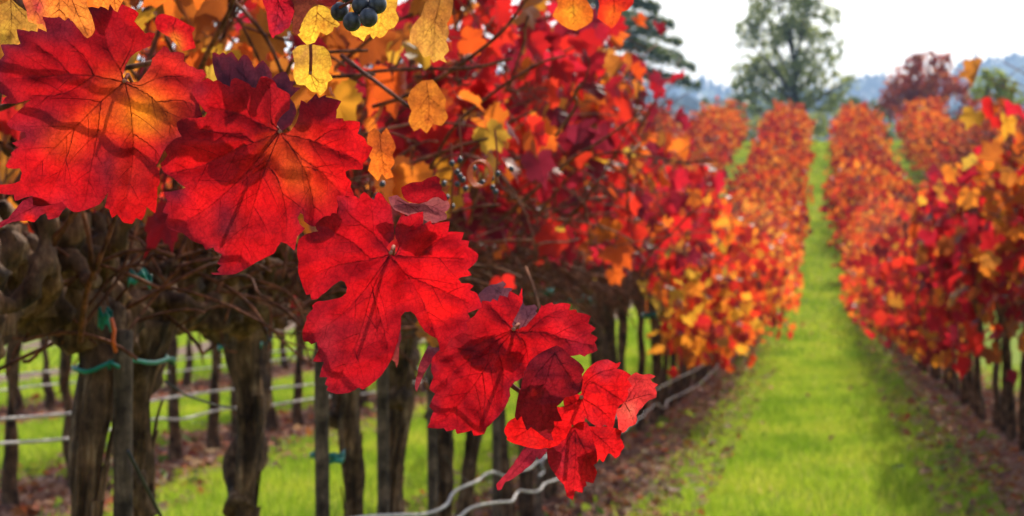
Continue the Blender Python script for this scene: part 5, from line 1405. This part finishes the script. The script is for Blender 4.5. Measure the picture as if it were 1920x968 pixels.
# dark low bushes between
for k, (lab, pts, mt) in enumerate((('dark shrub mass left of the tall tree trunk', [(1345, 205, 22), (1370, 215, 24), (1320, 200, 16), (1400, 218, 22)], 'tree_dark'),
                                   ('dark shrub right of the tall tree, before the blue hills', [(1600, 200, 20), (1630, 205, 20), (1575, 205, 22), (1650, 215, 16)], 'tree_dark'),
                                   ('dark bush standing at the end of the grass strip', [(1530, 225, 20), (1520, 245, 18), (1540, 245, 16)], 'tree_green'))):
    d = 118 if k == 2 else 138
    b = place(pts[0][0], d); cl = []
    for (px, py, rp) in pts:
        v = rel(b, px, py, d); cl.append((v[0], v[2], 0, rp / FPX * d, rp / FPX * d))
    tree(lab, b, max(.5, cl[0][1] * .6), .08, cl, M[mt], .15, 380, 741 + k, limbs=False, name='shrub', cat='shrub')

# hills
def hills():
    prof_px = np.array([-900, 300, 700, 1000, 1200, 1310, 1400, 1480, 1560, 1620, 1680, 1740, 1800, 1830, 1860, 1900, 1950, 2050, 2300, 3200])
    prof_py = np.array([150, 140, 130, 135, 150, 168, 176, 172, 166, 150, 160, 158, 132, 122, 118, 106, 100, 92, 95, 120], float)
    for nm, D, dy, w in (('hill', 2500., 0, 1100.), ('hill', 1150., 34, 350.)):
        px = np.linspace(-900, 3200, 260)
        py = np.interp(px, prof_px, prof_py) + dy
        py += 3.0 * np.interp(px, np.linspace(-900, 3200, 90), np.random.default_rng(int(D)).normal(0, 1, 90))
        if dy: py = 186 + 9 * np.sin(px / 130.) + 6 * np.sin(px / 57. + 2) + 2 * np.sin(px / 17.)
        T = at_depth(px, py, np.full(len(px), D))
        rows = []
        for t in np.linspace(0, 1, 14):
            q = T.copy(); q[:, 1] -= (1 - t) * w; q[:, 2] = gz(q[:, 1]) - 1 + (T[:, 2] - gz(q[:, 1]) + 1) * (t ** 1.3)
            q[:, 2] += 4 * wob(q[:, :2] / 90, 3, 6) * t
            rows.append(q)
        q = T.copy(); q[:, 1] += w * .6; q[:, 2] = -8; rows.append(q)
        V = np.concatenate(rows); nx = len(px)
        i, j = np.meshgrid(np.arange(len(rows) - 1), np.arange(nx - 1), indexing='ij'); a = (i * nx + j).ravel()
        o = obj('hills', tri_mesh('hills', V, np.column_stack((a, a + 1, a + nx + 1, a + nx)), [M['hill']]))
        tag(o, 'blue hazy hills along the horizon' if not dy else 'lower wooded hill in front of the blue hills', kind='structure')
        r = np.random.default_rng(int(D)); n = 14000
        tt = r.uniform(.35, 1, n); ix = r.integers(0, nx - 1, n)
        k = np.clip((tt * 13).astype(int), 0, 12); fr = tt * 13 - k
        A_ = V.reshape(-1, nx, 3)
        P = A_[k, ix] * (1 - fr)[:, None] + A_[k + 1, ix] * fr[:, None]
        P += np.column_stack((r.normal(0, 5, n), r.normal(0, 5, n), r.uniform(0, 3.0, n) * D / 1150))
        Vq, Fq = quad_leaves(P, 3.2 * D / 1150, r)
        tag(obj('hill_woods', tri_mesh('hill_woods', Vq, Fq, [M['hill_wood']], smooth=False)), 'far wood covering the ' + ('lower hill' if dy else 'blue hills'), 'woods', kind='stuff')
hills()

# ------------------------------------------------------------------ air
HAZE = 0.00028
if HAZE:
    m, nt = new_mat('haze'); M['haze'] = m
    out = N(nt, 'ShaderNodeOutputMaterial'); v = N(nt, 'ShaderNodeVolumePrincipled')
    v.inputs['Color'].default_value = (.42, .64, 1.0, 1); v.inputs['Density'].default_value = HAZE; v.inputs['Anisotropy'].default_value = .3
    nt.links.new(v.outputs[0], out.inputs['Volume'])
    mb = MB(); mb.box((0, 1900, 130), (6400, 4100, 276)); o = mb.build('haze', [m], smooth=False)
    tag(o, 'thin pale haze over the vineyard and hills', kind='stuff')
print('LEAVES', leaf_count, 'VINES', total, 'OBJECTS', len(bpy.data.objects))
